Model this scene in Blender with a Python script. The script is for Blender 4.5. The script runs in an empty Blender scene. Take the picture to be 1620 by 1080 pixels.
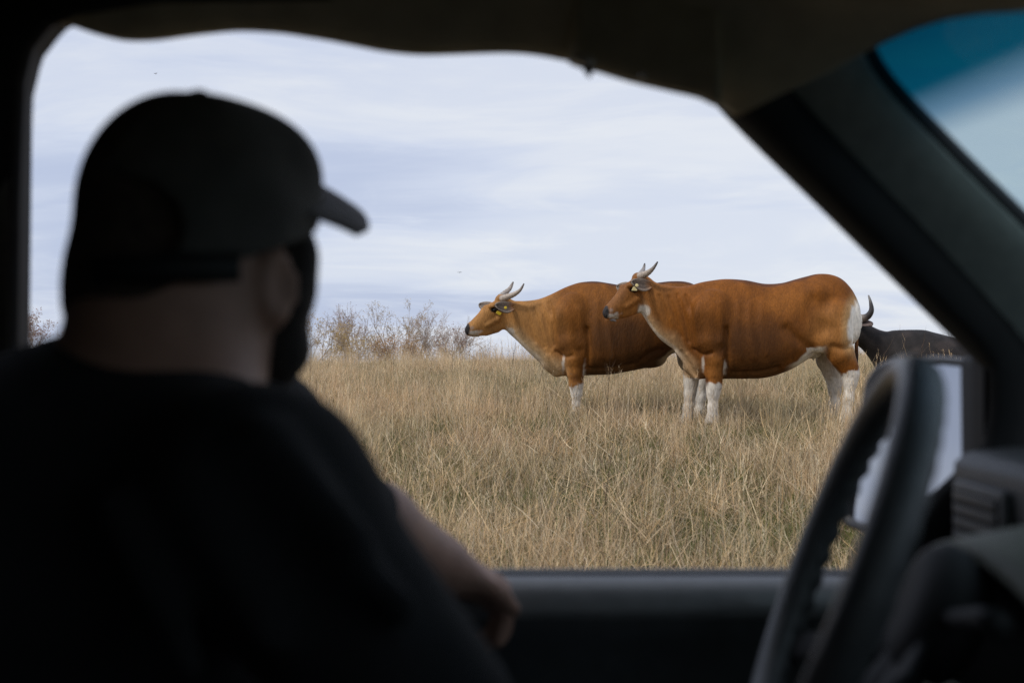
import bpy, bmesh, math, random
import numpy as np
from mathutils import Vector, Matrix, noise

random.seed(7)
RNG = np.random.default_rng(7)
R = math.radians
S = bpy.context.scene
COL = S.collection

# ------------------------------------------------------------------ camera
F = 1575.0                      # focal length in photo pixels (35 mm on 36 mm, 1620 px wide)
EYE = Vector((0, 0, 1.45))
PITCH = R(1.27)
cam = bpy.data.cameras.new('camera')
cam.lens = 35; cam.sensor_width = 36
cam.clip_start = 0.03; cam.clip_end = 9000
cam.dof.use_dof = True; cam.dof.focus_distance = 10.2; cam.dof.aperture_fstop = 2.9
camo = bpy.data.objects.new('camera', cam); COL.objects.link(camo)
camo.location = EYE; camo.rotation_euler = (R(90) + PITCH, 0, 0)
S.camera = camo

# ------------------------------------------------------------------ sky, sun, exposure
SUN_EL = R(48); SUN_AZ = R(238)     # azimuth clockwise from +Y
w = bpy.data.worlds.new('World'); S.world = w; w.use_nodes = True
nt = w.node_tree; nt.nodes.clear()
def N(t, kind, **kw):
    n = t.nodes.new(kind)
    for k, v in kw.items():
        if k in ('inputs',):
            for a, b in v.items(): n.inputs[a].default_value = b
        else: setattr(n, k, v)
    return n
def ramp(t, stops, interp='LINEAR'):
    n = t.nodes.new('ShaderNodeValToRGB'); n.color_ramp.interpolation = interp
    e = n.color_ramp.elements
    while len(e) < len(stops): e.new(0.5)
    for i, (p, c) in enumerate(stops):
        e[i].position = p; e[i].color = (*c, 1) if len(c) == 3 else c
    return n
def build_sky():
    L = nt.links.new
    out = N(nt, 'ShaderNodeOutputWorld'); bg = N(nt, 'ShaderNodeBackground'); bg.inputs[1].default_value = 0.1
    sky = N(nt, 'ShaderNodeTexSky', sky_type='NISHITA', sun_disc=False, sun_elevation=SUN_EL, sun_rotation=SUN_AZ,
            air_density=1.0, dust_density=1.5, ozone_density=1.0)
    tc = N(nt, 'ShaderNodeTexCoord'); sep = N(nt, 'ShaderNodeSeparateXYZ'); L(tc.outputs['Generated'], sep.inputs[0])
    # clouds lie on a flat layer: project the direction on it
    zz = N(nt, 'ShaderNodeMath', operation='MAXIMUM'); L(sep.outputs[2], zz.inputs[0]); zz.inputs[1].default_value = 0.0
    za = N(nt, 'ShaderNodeMath', operation='ADD'); L(zz.outputs[0], za.inputs[0]); za.inputs[1].default_value = 0.20
    px = N(nt, 'ShaderNodeMath', operation='DIVIDE'); L(sep.outputs[0], px.inputs[0]); L(za.outputs[0], px.inputs[1])
    py = N(nt, 'ShaderNodeMath', operation='DIVIDE'); L(sep.outputs[1], py.inputs[0]); L(za.outputs[0], py.inputs[1])
    cb = N(nt, 'ShaderNodeCombineXYZ'); L(px.outputs[0], cb.inputs[0]); L(py.outputs[0], cb.inputs[1])
    mp = N(nt, 'ShaderNodeMapping'); mp.inputs['Scale'].default_value = (0.30, 0.85, 1); mp.inputs['Location'].default_value = (1.3, 0.5, 0)
    mp.inputs['Rotation'].default_value = (0, 0, R(4)); L(cb.outputs[0], mp.inputs[0])
    n1 = N(nt, 'ShaderNodeTexNoise'); n1.inputs['Scale'].default_value = 1.0; n1.inputs['Detail'].default_value = 7; n1.inputs['Roughness'].default_value = 0.52
    n1.inputs['Distortion'].default_value = 0.35; L(mp.outputs[0], n1.inputs['Vector'])
    mp2 = N(nt, 'ShaderNodeMapping'); mp2.inputs['Scale'].default_value = (0.8, 1.5, 1); mp2.inputs['Location'].default_value = (1.7, 4.2, 0); L(cb.outputs[0], mp2.inputs[0])
    n2 = N(nt, 'ShaderNodeTexNoise'); n2.inputs['Scale'].default_value = 1.6; n2.inputs['Detail'].default_value = 8; n2.inputs['Roughness'].default_value = 0.6
    n2.inputs['Distortion'].default_value = 0.9; L(mp2.outputs[0], n2.inputs['Vector'])
    r1 = ramp(nt, [(0.40, (0, 0, 0)), (0.60, (1, 1, 1))], 'EASE'); L(n1.outputs[0], r1.inputs[0])
    r2 = ramp(nt, [(0.42, (0, 0, 0)), (0.66, (1, 1, 1))], 'EASE'); L(n2.outputs[0], r2.inputs[0])
    mx = N(nt, 'ShaderNodeMix', data_type='FLOAT'); mx.inputs[0].default_value = 0.34
    L(r1.outputs[0], mx.inputs[2]); L(r2.outputs[0], mx.inputs[3])
    cloud = ramp(nt, [(0.0, (4.9, 5.55, 7.3)), (0.42, (6.3, 6.85, 8.2)), (1.0, (7.7, 8.0, 8.6))]); L(mx.outputs[0], cloud.inputs[0])
    m = N(nt, 'ShaderNodeMix', data_type='RGBA'); m.inputs[0].default_value = 0.9
    L(sky.outputs[0], m.inputs[6]); L(cloud.outputs[0], m.inputs[7])
    L(m.outputs[2], bg.inputs[0]); L(bg.outputs[0], out.inputs[0])
build_sky()
sun = bpy.data.lights.new('sun', 'SUN'); sun.energy = 2.1; sun.angle = R(9); sun.color = (1, 0.95, 0.87)
suno = bpy.data.objects.new('sun', sun); COL.objects.link(suno)
sd = Vector((math.sin(SUN_AZ) * math.cos(SUN_EL), math.cos(SUN_AZ) * math.cos(SUN_EL), math.sin(SUN_EL)))
suno.rotation_euler = sd.to_track_quat('Z', 'Y').to_euler()
S.view_settings.view_transform = 'Standard'; S.view_settings.look = 'None'
S.view_settings.exposure = 0.1; S.view_settings.gamma = 1.0; S.view_settings.use_curve_mapping = False
S.cycles.use_denoising = True; S.cycles.denoiser = 'OPENIMAGEDENOISE'; S.cycles.denoising_prefilter = 'NONE'
S.cycles.max_bounces = 8; S.cycles.transparent_max_bounces = 12

# ------------------------------------------------------------------ helpers
def at(px, py, Y):
    """photo pixel + distance across the car/field -> world point (used to lay out real positions)"""
    dx = (px - 810) / F; dy = (540 - py) / F
    d = Vector((dx, math.cos(PITCH) - dy * math.sin(PITCH), math.sin(PITCH) + dy * math.cos(PITCH)))
    return EYE + d * (Y / d.y)
def proj(p):
    v = Vector(p) - EYE
    c, s = math.cos(PITCH), math.sin(PITCH)
    dep = v.y * c + v.z * s; up = -v.y * s + v.z * c
    return 810 + v.x / dep * F, 540 - up / dep * F
def tag(o, label=None, cat=None, group=None, kind=None):
    if label: o['label'] = label
    if cat: o['category'] = cat
    if group: o['group'] = group
    if kind: o['kind'] = kind
    return o
def empty(name, loc=(0, 0, 0), parent=None):
    o = bpy.data.objects.new(name, None); COL.objects.link(o); o.location = loc
    o.empty_display_size = 0.2
    if parent: o.parent = parent
    return o
def mesh_obj(name, verts, faces, mat=None, parent=None, smooth=True, keep=True):
    me = bpy.data.meshes.new(name); me.from_pydata([tuple(v) for v in verts], [], [tuple(f) for f in faces]); me.update()
    return link_mesh(name, me, mat, parent, smooth, keep)
def link_mesh(name, me, mat=None, parent=None, smooth=True, keep=True):
    if smooth: me.polygons.foreach_set('use_smooth', [True] * len(me.polygons))
    if mat: me.materials.append(mat)
    o = bpy.data.objects.new(name, me); COL.objects.link(o)
    if parent is not None:
        o.parent = parent
        if keep:                          # vertices are in world space, parent only translated
            p = parent; off = Vector((0, 0, 0))
            while p: off += p.location; p = p.parent
            me.transform(Matrix.Translation(-off))
    return o
def bm_obj(name, bm, mat, parent, smooth=True, keep=True):
    bmesh.ops.recalc_face_normals(bm, faces=bm.faces)
    me = bpy.data.meshes.new(name); bm.to_mesh(me); bm.free()
    return link_mesh(name, me, mat, parent, smooth, keep)
def autosmooth(o, ang=40):
    me = o.data
    me.polygons.foreach_set('use_smooth', [True] * len(me.polygons))
    if hasattr(me, 'set_sharp_from_angle'): me.set_sharp_from_angle(angle=R(ang))
def box(name, a, b, mat, parent, bev=0.01, seg=3):
    bm = bmesh.new(); bmesh.ops.create_cube(bm, size=1)
    for v in bm.verts:
        v.co = Vector([(a[i] + b[i]) / 2 + v.co[i] * (b[i] - a[i]) for i in range(3)])
    if bev: bmesh.ops.bevel(bm, geom=bm.edges[:], offset=bev, segments=seg, profile=0.5, affect='EDGES')
    o = bm_obj(name, bm, mat, parent); autosmooth(o); return o
def tube_geo(pts, rads, n=10, caps=True, flat=(1, 1), upv=None):
    pts = [Vector(p) for p in pts]; vs, fs = [], []
    prev = None
    for i, p in enumerate(pts):
        t = (pts[min(i + 1, len(pts) - 1)] - pts[max(i - 1, 0)]).normalized()
        if prev is None:
            a = Vector(upv) if upv is not None else (Vector((0, 0, 1)) if abs(t.z) < .9 else Vector((1, 0, 0)))
            u = (a - t * a.dot(t)).normalized()
        else: u = (prev - t * prev.dot(t)).normalized()
        prev = u; v = t.cross(u)
        for k in range(n):
            an = 2 * math.pi * k / n
            vs.append(p + (u * math.cos(an) * flat[0] + v * math.sin(an) * flat[1]) * rads[i])
    for i in range(len(pts) - 1):
        for k in range(n):
            fs.append((i * n + k, i * n + (k + 1) % n, (i + 1) * n + (k + 1) % n, (i + 1) * n + k))
    if caps:
        fs.append(tuple(range(n - 1, -1, -1))); fs.append(tuple(range((len(pts) - 1) * n, len(pts) * n)))
    return vs, fs
def catmull(pts, m=6):
    P = [np.array(p, float) for p in pts]; out = []
    for i in range(len(P) - 1):
        p0 = P[max(i - 1, 0)]; p1 = P[i]; p2 = P[i + 1]; p3 = P[min(i + 2, len(P) - 1)]
        for k in range(m):
            t = k / m
            out.append(0.5 * ((2 * p1) + (-p0 + p2) * t + (2 * p0 - 5 * p1 + 4 * p2 - p3) * t * t + (-p0 + 3 * p1 - 3 * p2 + p3) * t ** 3))
    out.append(P[-1]); return out
def sstep(a, b, x):
    t = np.clip((x - a) / (b - a), 0, 1); return t * t * (3 - 2 * t)

# ------------------------------------------------------------------ materials
def mat_new(name):
    m = bpy.data.materials.new(name); m.use_nodes = True
    t = m.node_tree; t.nodes.clear()
    out = N(t, 'ShaderNodeOutputMaterial'); b = N(t, 'ShaderNodeBsdfPrincipled'); t.links.new(b.outputs[0], out.inputs[0])
    return m, t, b, out
def plain(name, col, rough=0.6, var=0.15, scale=30, bump=0.0, bscale=200, metal=0, spec=0.5, sheen=0):
    m, t, b, out = mat_new(name); L = t.links.new
    tc = N(t, 'ShaderNodeTexCoord')
    n = N(t, 'ShaderNodeTexNoise'); n.inputs['Scale'].default_value = scale; n.inputs['Detail'].default_value = 5; L(tc.outputs['Object'], n.inputs['Vector'])
    r = ramp(t, [(0.3, tuple(c * (1 - var) for c in col)), (0.7, tuple(min(1, c * (1 + var)) for c in col))]); L(n.outputs[0], r.inputs[0])
    L(r.outputs[0], b.inputs['Base Color']); b.inputs['Roughness'].default_value = rough; b.inputs['Metallic'].default_value = metal
    b.inputs['Specular IOR Level'].default_value = spec
    if sheen: b.inputs['Sheen Weight'].default_value = sheen
    if bump:
        n2 = N(t, 'ShaderNodeTexNoise'); n2.inputs['Scale'].default_value = bscale; n2.inputs['Detail'].default_value = 3; L(tc.outputs['Object'], n2.inputs['Vector'])
        bp = N(t, 'ShaderNodeBump'); bp.inputs['Strength'].default_value = bump; bp.inputs['Distance'].default_value = 0.004
        L(n2.outputs[0], bp.inputs['Height']); L(bp.outputs[0], b.inputs['Normal'])
    return m
M_RUB = plain('black_rubber', (0.012, 0.012, 0.013), 0.75)
M_TRIM = plain('grey_green_trim', (0.34, 0.385, 0.36), 0.62, 0.12, 60, 0.3, 300)
M_DOOR = plain('dark_door_vinyl', (0.05, 0.055, 0.06), 0.42, 0.12, 40, 0.2, 300)
M_HEAD = plain('headliner_cloth', (0.42, 0.37, 0.27), 0.95, 0.12, 25, 0.4, 350)
M_VISOR = plain('visor_vinyl', (0.36, 0.32, 0.235), 0.8, 0.1, 30, 0.2, 300)
M_DASH = plain('dash_plastic', (0.075, 0.078, 0.082), 0.5, 0.12, 50, 0.3, 350)
M_HOOD = plain('olive_hood_plastic', (0.12, 0.13, 0.095), 0.55, 0.12, 30, 0.3, 350)
M_WHEEL = plain('wheel_leather', (0.065, 0.069, 0.072), 0.34, 0.15, 60, 0.3, 400)
M_METAL = plain('clip_metal', (0.6, 0.6, 0.62), 0.35, metal=1)
M_SHIRT = plain('black_cotton', (0.009, 0.0095, 0.0105), 0.95, 0.2, 20, 0.5, 500)
M_CAP = plain('dark_cap_twill', (0.085, 0.082, 0.075), 0.95, 0.2, 25, 0.5, 600)
M_CAPIN = plain('cap_strap_plastic', (0.012, 0.014, 0.015), 0.6)
M_BRIM = plain('brim_twill', (0.16, 0.152, 0.155), 0.9, 0.15, 30, 0.4, 600)  # paler than the crown: window light on the brim put into its colour
M_SKIN = plain('skin', (0.39, 0.225, 0.165), 0.55, 0.12, 25, 0.2, 250)
M_BEARD = plain('beard_hair', (0.03, 0.024, 0.02), 0.8, 0.4, 90, 1.0, 350)
M_TROU = plain('trouser_denim', (0.03, 0.035, 0.05), 0.9)
M_SEAT = plain('seat_cloth', (0.05, 0.05, 0.048), 0.95)
M_PAINT = plain('dark_car_paint', (0.02, 0.03, 0.028), 0.3, 0.08)
M_EYE = plain('dark_eye', (0.008, 0.006, 0.005), 0.12, 0.05)
M_EYEW = plain('eye_white', (0.7, 0.68, 0.65), 0.2, 0.05)
M_TAGY = plain('yellow_tag_plastic', (0.58, 0.42, 0.02), 0.5, 0.1)
M_TAGC = plain('cream_tag_plastic', (0.74, 0.62, 0.30), 0.45, 0.1)
M_TONGUE = plain('tongue_grey', (0.20, 0.17, 0.165), 0.45, 0.1)
M_BIRD = plain('bird_dark', (0.03, 0.03, 0.035), 0.8)

def coat_mat(name, rough=0.6):
    m, t, b, out = mat_new(name); L = t.links.new
    a = N(t, 'ShaderNodeAttribute', attribute_name='coat')
    tc = N(t, 'ShaderNodeTexCoord')
    mp = N(t, 'ShaderNodeMapping'); mp.inputs['Scale'].default_value = (9, 9, 3.2); L(tc.outputs['Object'], mp.inputs[0])
    n = N(t, 'ShaderNodeTexNoise'); n.inputs['Scale'].default_value = 1.0; n.inputs['Detail'].default_value = 7; n.inputs['Roughness'].default_value = .62; L(mp.outputs[0], n.inputs['Vector'])
    mp2 = N(t, 'ShaderNodeMapping'); mp2.inputs['Scale'].default_value = (110, 60, 26); L(tc.outputs['Object'], mp2.inputs[0])
    n2 = N(t, 'ShaderNodeTexNoise'); n2.inputs['Scale'].default_value = 1.0; n2.inputs['Detail'].default_value = 4; L(mp2.outputs[0], n2.inputs['Vector'])
    r = ramp(t, [(0.3, (0.70,) * 3), (0.7, (1.26,) * 3)]); L(n.outputs[0], r.inputs[0])
    r2 = ramp(t, [(0.3, (0.8,) * 3), (0.7, (1.18,) * 3)]); L(n2.outputs[0], r2.inputs[0])
    m1 = N(t, 'ShaderNodeMix', data_type='RGBA', blend_type='MULTIPLY'); m1.inputs[0].default_value = 1; L(a.outputs['Color'], m1.inputs[6]); L(r.outputs[0], m1.inputs[7])
    m2 = N(t, 'ShaderNodeMix', data_type='RGBA', blend_type='MULTIPLY'); m2.inputs[0].default_value = 1; L(m1.outputs[2], m2.inputs[6]); L(r2.outputs[0], m2.inputs[7])
    L(m2.outputs[2], b.inputs['Base Color']); b.inputs['Roughness'].default_value = rough
    b.inputs['Specular IOR Level'].default_value = 0.16
    ad = N(t, 'ShaderNodeMath', operation='MULTIPLY_ADD'); L(n.outputs[0], ad.inputs[0]); ad.inputs[1].default_value = 2.0; L(n2.outputs[0], ad.inputs[2])
    bp = N(t, 'ShaderNodeBump'); bp.inputs['Strength'].default_value = 0.55; bp.inputs['Distance'].default_value = 0.012
    L(ad.outputs[0], bp.inputs['Height']); L(bp.outputs[0], b.inputs['Normal'])
    return m
M_COAT = coat_mat('cow_coat')
def attr_mat(name, attr='coat', rough=0.6, spec=0.3):
    m, t, b, out = mat_new(name)
    a = N(t, 'ShaderNodeAttribute', attribute_name=attr)
    tc = N(t, 'ShaderNodeTexCoord'); n = N(t, 'ShaderNodeTexNoise'); n.inputs['Scale'].default_value = 60; n.inputs['Detail'].default_value = 5
    t.links.new(tc.outputs['Object'], n.inputs['Vector'])
    r = ramp(t, [(0.3, (0.65,) * 3), (0.7, (1.25,) * 3)]); t.links.new(n.outputs[0], r.inputs[0])
    mx = N(t, 'ShaderNodeMix', data_type='RGBA', blend_type='MULTIPLY'); mx.inputs[0].default_value = 1
    t.links.new(a.outputs['Color'], mx.inputs[6]); t.links.new(r.outputs[0], mx.inputs[7])
    t.links.new(mx.outputs[2], b.inputs['Base Color']); b.inputs['Roughness'].default_value = rough; b.inputs['Specular IOR Level'].default_value = spec
    return m
M_HORN = attr_mat('horn', rough=0.42, spec=0.4)
M_EAR = attr_mat('ear_hair', rough=0.8)
def set_col(me, arr):
    arr = np.asarray(arr, np.float32)
    a = me.attributes.new('coat', 'FLOAT_COLOR', 'POINT')
    a.data.foreach_set('color', np.concatenate([arr, np.ones((len(arr), 1), np.float32)], 1).ravel())

# ------------------------------------------------------------------ signed-distance modelling (one continuous skin)
class Field:
    def __init__(s, lo, hi, h):
        s.lo = np.array(lo, np.float64); s.h = h
        s.n = np.ceil((np.array(hi) - s.lo) / h).astype(int) + 1
        s.ax = [(s.lo[i] + h * np.arange(s.n[i])).astype(np.float32) for i in range(3)]
        s.D = np.full(tuple(s.n), 1.0, np.float32)
    def sl(s, lo, hi):
        r = []
        for i in range(3):
            a = int(np.clip(np.floor((lo[i] - s.lo[i]) / s.h), 0, s.n[i])); b = int(np.clip(np.ceil((hi[i] - s.lo[i]) / s.h) + 1, 0, s.n[i]))
            r.append(slice(a, max(b, a)))
        return tuple(r)
    def grid(s, q):
        return s.ax[0][q[0]][:, None, None], s.ax[1][q[1]][None, :, None], s.ax[2][q[2]][None, None, :]
    def comb(s, q, d, k, op):
        a = s.D[q]
        if op == 'sub': d = -d; sg = -1
        else: sg = 1
        if op == 'sub':
            hh = np.maximum(k - np.abs(a - d), 0) / max(k, 1e-6); s.D[q] = np.maximum(a, d) + hh * hh * k / 4
        else:
            hh = np.maximum(k - np.abs(a - d), 0) / max(k, 1e-6); s.D[q] = np.minimum(a, d) - hh * hh * k / 4
    def cone(s, a, b, r1, r2, k=0.03, op='add', squash=None):
        """tapered capsule; squash = (unit axis, factor) flattens it along an axis"""
        a = np.array(a, float); b = np.array(b, float); m = max(r1, r2) * (max(1, squash[1]) if squash else 1) + k + 2 * s.h
        q = s.sl(np.minimum(a, b) - m, np.maximum(a, b) + m)
        if any(x.stop <= x.start for x in q): return
        X, Y, Z = s.grid(q); x, y, z = X - a[0], Y - a[1], Z - a[2]; ab = b - a
        if squash:
            n = np.array(squash[0], float); n /= np.linalg.norm(n); f = squash[1]
            g = (x * n[0] + y * n[1] + z * n[2]) * (1 / f - 1)
            x = x + g * n[0]; y = y + g * n[1]; z = z + g * n[2]
            ab = ab + (ab @ n) * (1 / f - 1) * n
        L2 = max(float(ab @ ab), 1e-9)
        t = np.clip((x * ab[0] + y * ab[1] + z * ab[2]) / L2, 0, 1)
        d = np.sqrt((x - t * ab[0]) ** 2 + (y - t * ab[1]) ** 2 + (z - t * ab[2]) ** 2) - (r1 + (r2 - r1) * t)
        if squash: d = d * min(1, squash[1])
        s.comb(q, d, k, op)
    def chain(s, pts, k=0.03, **kw):
        for (p, r), (p2, r2) in zip(pts[:-1], pts[1:]): s.cone(p, p2, r, r2, k, **kw)
    def ell(s, c, rad, k=0.03, op='add', rot=None):
        c = np.array(c, float); rad = np.array(rad, float); m = rad.max() + k + 2 * s.h
        q = s.sl(c - m, c + m)
        if any(x.stop <= x.start for x in q): return
        X, Y, Z = s.grid(q); x, y, z = X - c[0], Y - c[1], Z - c[2]
        if rot is not None:
            r = np.array(rot); x, y, z = r[0, 0] * x + r[0, 1] * y + r[0, 2] * z, r[1, 0] * x + r[1, 1] * y + r[1, 2] * z, r[2, 0] * x + r[2, 1] * y + r[2, 2] * z
        k0 = np.sqrt((x / rad[0]) ** 2 + (y / rad[1]) ** 2 + (z / rad[2]) ** 2)
        k1 = np.sqrt((x / rad[0] ** 2) ** 2 + (y / rad[1] ** 2) ** 2 + (z / rad[2] ** 2) ** 2) + 1e-6
        s.comb(q, k0 * (k0 - 1) / k1, k, op)
    def loft(s, st, k=0.03, p=2.0):
        """slices along x: (x, ztop, zbottom, halfwidth, egg)"""
        st = np.array(catmull(st, 8)); st = st[np.argsort(st[:, 0])]
        q = s.sl((st[0, 0] - .001, -9, -9), (st[-1, 0] + .001, 9, 9)); X, Y, Z = s.grid(q)
        xs = X.ravel(); g = lambda i: np.interp(xs, st[:, 0], st[:, i]).astype(np.float32)[:, None, None]
        top, bot, wd, eg = g(1), g(2), g(3), g(4)
        h = np.maximum((top - bot) / 2, .004); zc = (top + bot) / 2
        t = np.clip((Z - zc) / h, -1.2, 1.2)
        wv = np.maximum(wd * (1 - eg * t), .004)
        d = ((np.abs(Y / wv) ** p + np.abs((Z - zc) / h) ** p) ** (1 / p) - 1) * np.minimum(wd, h)
        s.comb(q, d, k, 'add')
    def mesh(s):
        D = s.D; sg = D < 0; nx, ny, nz = D.shape
        c = np.zeros((nx - 1, ny - 1, nz - 1), np.int8)
        for i in (0, 1):
            for j in (0, 1):
                for k in (0, 1): c += sg[i:nx - 1 + i, j:ny - 1 + j, k:nz - 1 + k]
        act = (c > 0) & (c < 8); I = np.argwhere(act); idx = np.full(act.shape, -1, np.int64); idx[act] = np.arange(len(I))
        cor = {(a, b, e): D[I[:, 0] + a, I[:, 1] + b, I[:, 2] + e] for a in (0, 1) for b in (0, 1) for e in (0, 1)}
        acc = np.zeros((len(I), 3)); cnt = np.zeros(len(I))
        for p in cor:
            for ax in range(3):
                if p[ax] == 0:
                    p2 = list(p); p2[ax] = 1; a, b = cor[p], cor[tuple(p2)]
                    m = (a < 0) != (b < 0); t = np.where(m, a / np.where(m, a - b, 1), 0)
                    pos = np.tile(np.array(p, float), (len(I), 1)); pos[:, ax] += t
                    acc[m] += pos[m]; cnt[m] += 1
        V = s.lo + (I + acc / cnt[:, None]) * s.h
        Fs = []
        for ax in range(3):
            o = [0, 1, 2]; o.remove(ax); b, e = (ax + 1) % 3, (ax + 2) % 3
            sA = [slice(None)] * 3; sB = [slice(None)] * 3
            sA[ax] = slice(0, -1); sB[ax] = slice(1, None)
            for x in (b, e): sA[x] = slice(1, -1); sB[x] = slice(1, -1)
            ch = sg[tuple(sA)] != sg[tuple(sB)]; E_ = np.argwhere(ch); st = sg[tuple(sA)][ch]
            if not len(E_): continue
            E_[:, b] += 1; E_[:, e] += 1
            def cell(db, de):
                g = E_.copy(); g[:, b] += db; g[:, e] += de; return idx[g[:, 0], g[:, 1], g[:, 2]]
            qd = np.stack([cell(-1, -1), cell(0, -1), cell(0, 0), cell(-1, 0)], 1)
            qd[~st] = qd[~st][:, ::-1]; Fs.append(qd)
        return V, np.concatenate(Fs)
def np_mesh(name, V, Fq):
    me = bpy.data.meshes.new(name); me.vertices.add(len(V)); me.vertices.foreach_set('co', np.asarray(V, np.float32).ravel())
    me.loops.add(len(Fq) * 4); me.loops.foreach_set('vertex_index', np.asarray(Fq, np.int32).ravel())
    me.polygons.add(len(Fq)); me.polygons.foreach_set('loop_start', np.arange(0, len(Fq) * 4, 4, dtype=np.int32))
    try: me.polygons.foreach_set('loop_total', np.full(len(Fq), 4, np.int32))
    except Exception: pass
    me.update(calc_edges=True); me.validate(); return me

# ------------------------------------------------------------------ terrain
PROF = np.array([(-60, -.6), (-6, 0), (1.5, 0.0), (3, .2), (5, .42), (7.5, .635), (9.9, .80), (10.9, .845), (14, 1.06), (17, 1.24), (20, 1.36), (23, 1.41), (27, 1.36),
                 (40, .9), (80, -1.2), (200, -6), (1000, -16), (6000, -40)])
def hz(x, y):
    x = np.asarray(x, float); y = np.asarray(y, float)
    z = np.interp(y, PROF[:, 0], PROF[:, 1])
    f = sstep(2.5, 7, y) * (1 - sstep(26, 60, y))
    z = z + f * .03 * np.clip(x - 1.6, -9, 9) * (1 - .55 * sstep(12, 20, y))
    z = z + f * (.035 * np.sin(x * .9 + 1.3) * np.sin(y * .7 + .4) + .02 * np.sin(x * 2.1 + y * 1.3))
    return z
def build_ground():
    ys = np.concatenate([np.array([-6000, -2000, -500, -120, -40, -15, -6, -2, 0, 1]), np.arange(1.5, 30, .35), np.array([32, 36, 42, 50, 60, 80, 120, 200, 400, 1000, 2500, 6000])])
    xs = np.concatenate([np.array([-6000, -2000, -500, -150, -60, -30]), np.arange(-22, 22.1, .45), np.array([30, 60, 150, 500, 2000, 6000])])
    X, Y = np.meshgrid(xs, ys); Z = hz(X, Y); n = len(xs)
    V = np.stack([X, Y, Z], -1).reshape(-1, 3)
    Fq = [(j * n + i, j * n + i + 1, (j + 1) * n + i + 1, (j + 1) * n + i) for j in range(len(ys) - 1) for i in range(n - 1)]
    m, t, b, out = mat_new('thatch_soil'); L = t.links.new
    tc = N(t, 'ShaderNodeTexCoord')
    n1 = N(t, 'ShaderNodeTexNoise'); n1.inputs['Scale'].default_value = 0.8; n1.inputs['Detail'].default_value = 6; L(tc.outputs['Object'], n1.inputs['Vector'])
    n2 = N(t, 'ShaderNodeTexNoise'); n2.inputs['Scale'].default_value = 25; n2.inputs['Detail'].default_value = 8; n2.inputs['Roughness'].default_value = .7; L(tc.outputs['Object'], n2.inputs['Vector'])
    r1 = ramp(t, [(0.4, (0.10, 0.105, 0.045)), (0.6, (0.24, 0.185, 0.105))]); L(n1.outputs[0], r1.inputs[0])
    r2 = ramp(t, [(0.3, (0.5,) * 3), (0.7, (1.4,) * 3)]); L(n2.outputs[0], r2.inputs[0])
    mx = N(t, 'ShaderNodeMix', data_type='RGBA', blend_type='MULTIPLY'); mx.inputs[0].default_value = 1; L(r1.outputs[0], mx.inputs[6]); L(r2.outputs[0], mx.inputs[7])
    L(mx.outputs[2], b.inputs['Base Color']); b.inputs['Roughness'].default_value = 1; b.inputs['Specular IOR Level'].default_value = .1
    bp = N(t, 'ShaderNodeBump'); bp.inputs['Distance'].default_value = .05; L(n2.outputs[0], bp.inputs['Height']); L(bp.outputs[0], b.inputs['Normal'])
    o = mesh_obj('ground', V, Fq, m); tag(o, 'gently rising meadow ground under the dry grass', kind='structure')
build_ground()

# ------------------------------------------------------------------ cattle
def smix(c, col, f):
    f = np.clip(f, 0, 1)[:, None]; return c * (1 - f) + np.array(col)[None] * f
def vnoise(V, sc, seed=0):
    o = Vector((seed * 3.1, seed * 1.7, seed * 2.3))
    return np.array([noise.noise(Vector(v) * sc + o) for v in V])

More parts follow.
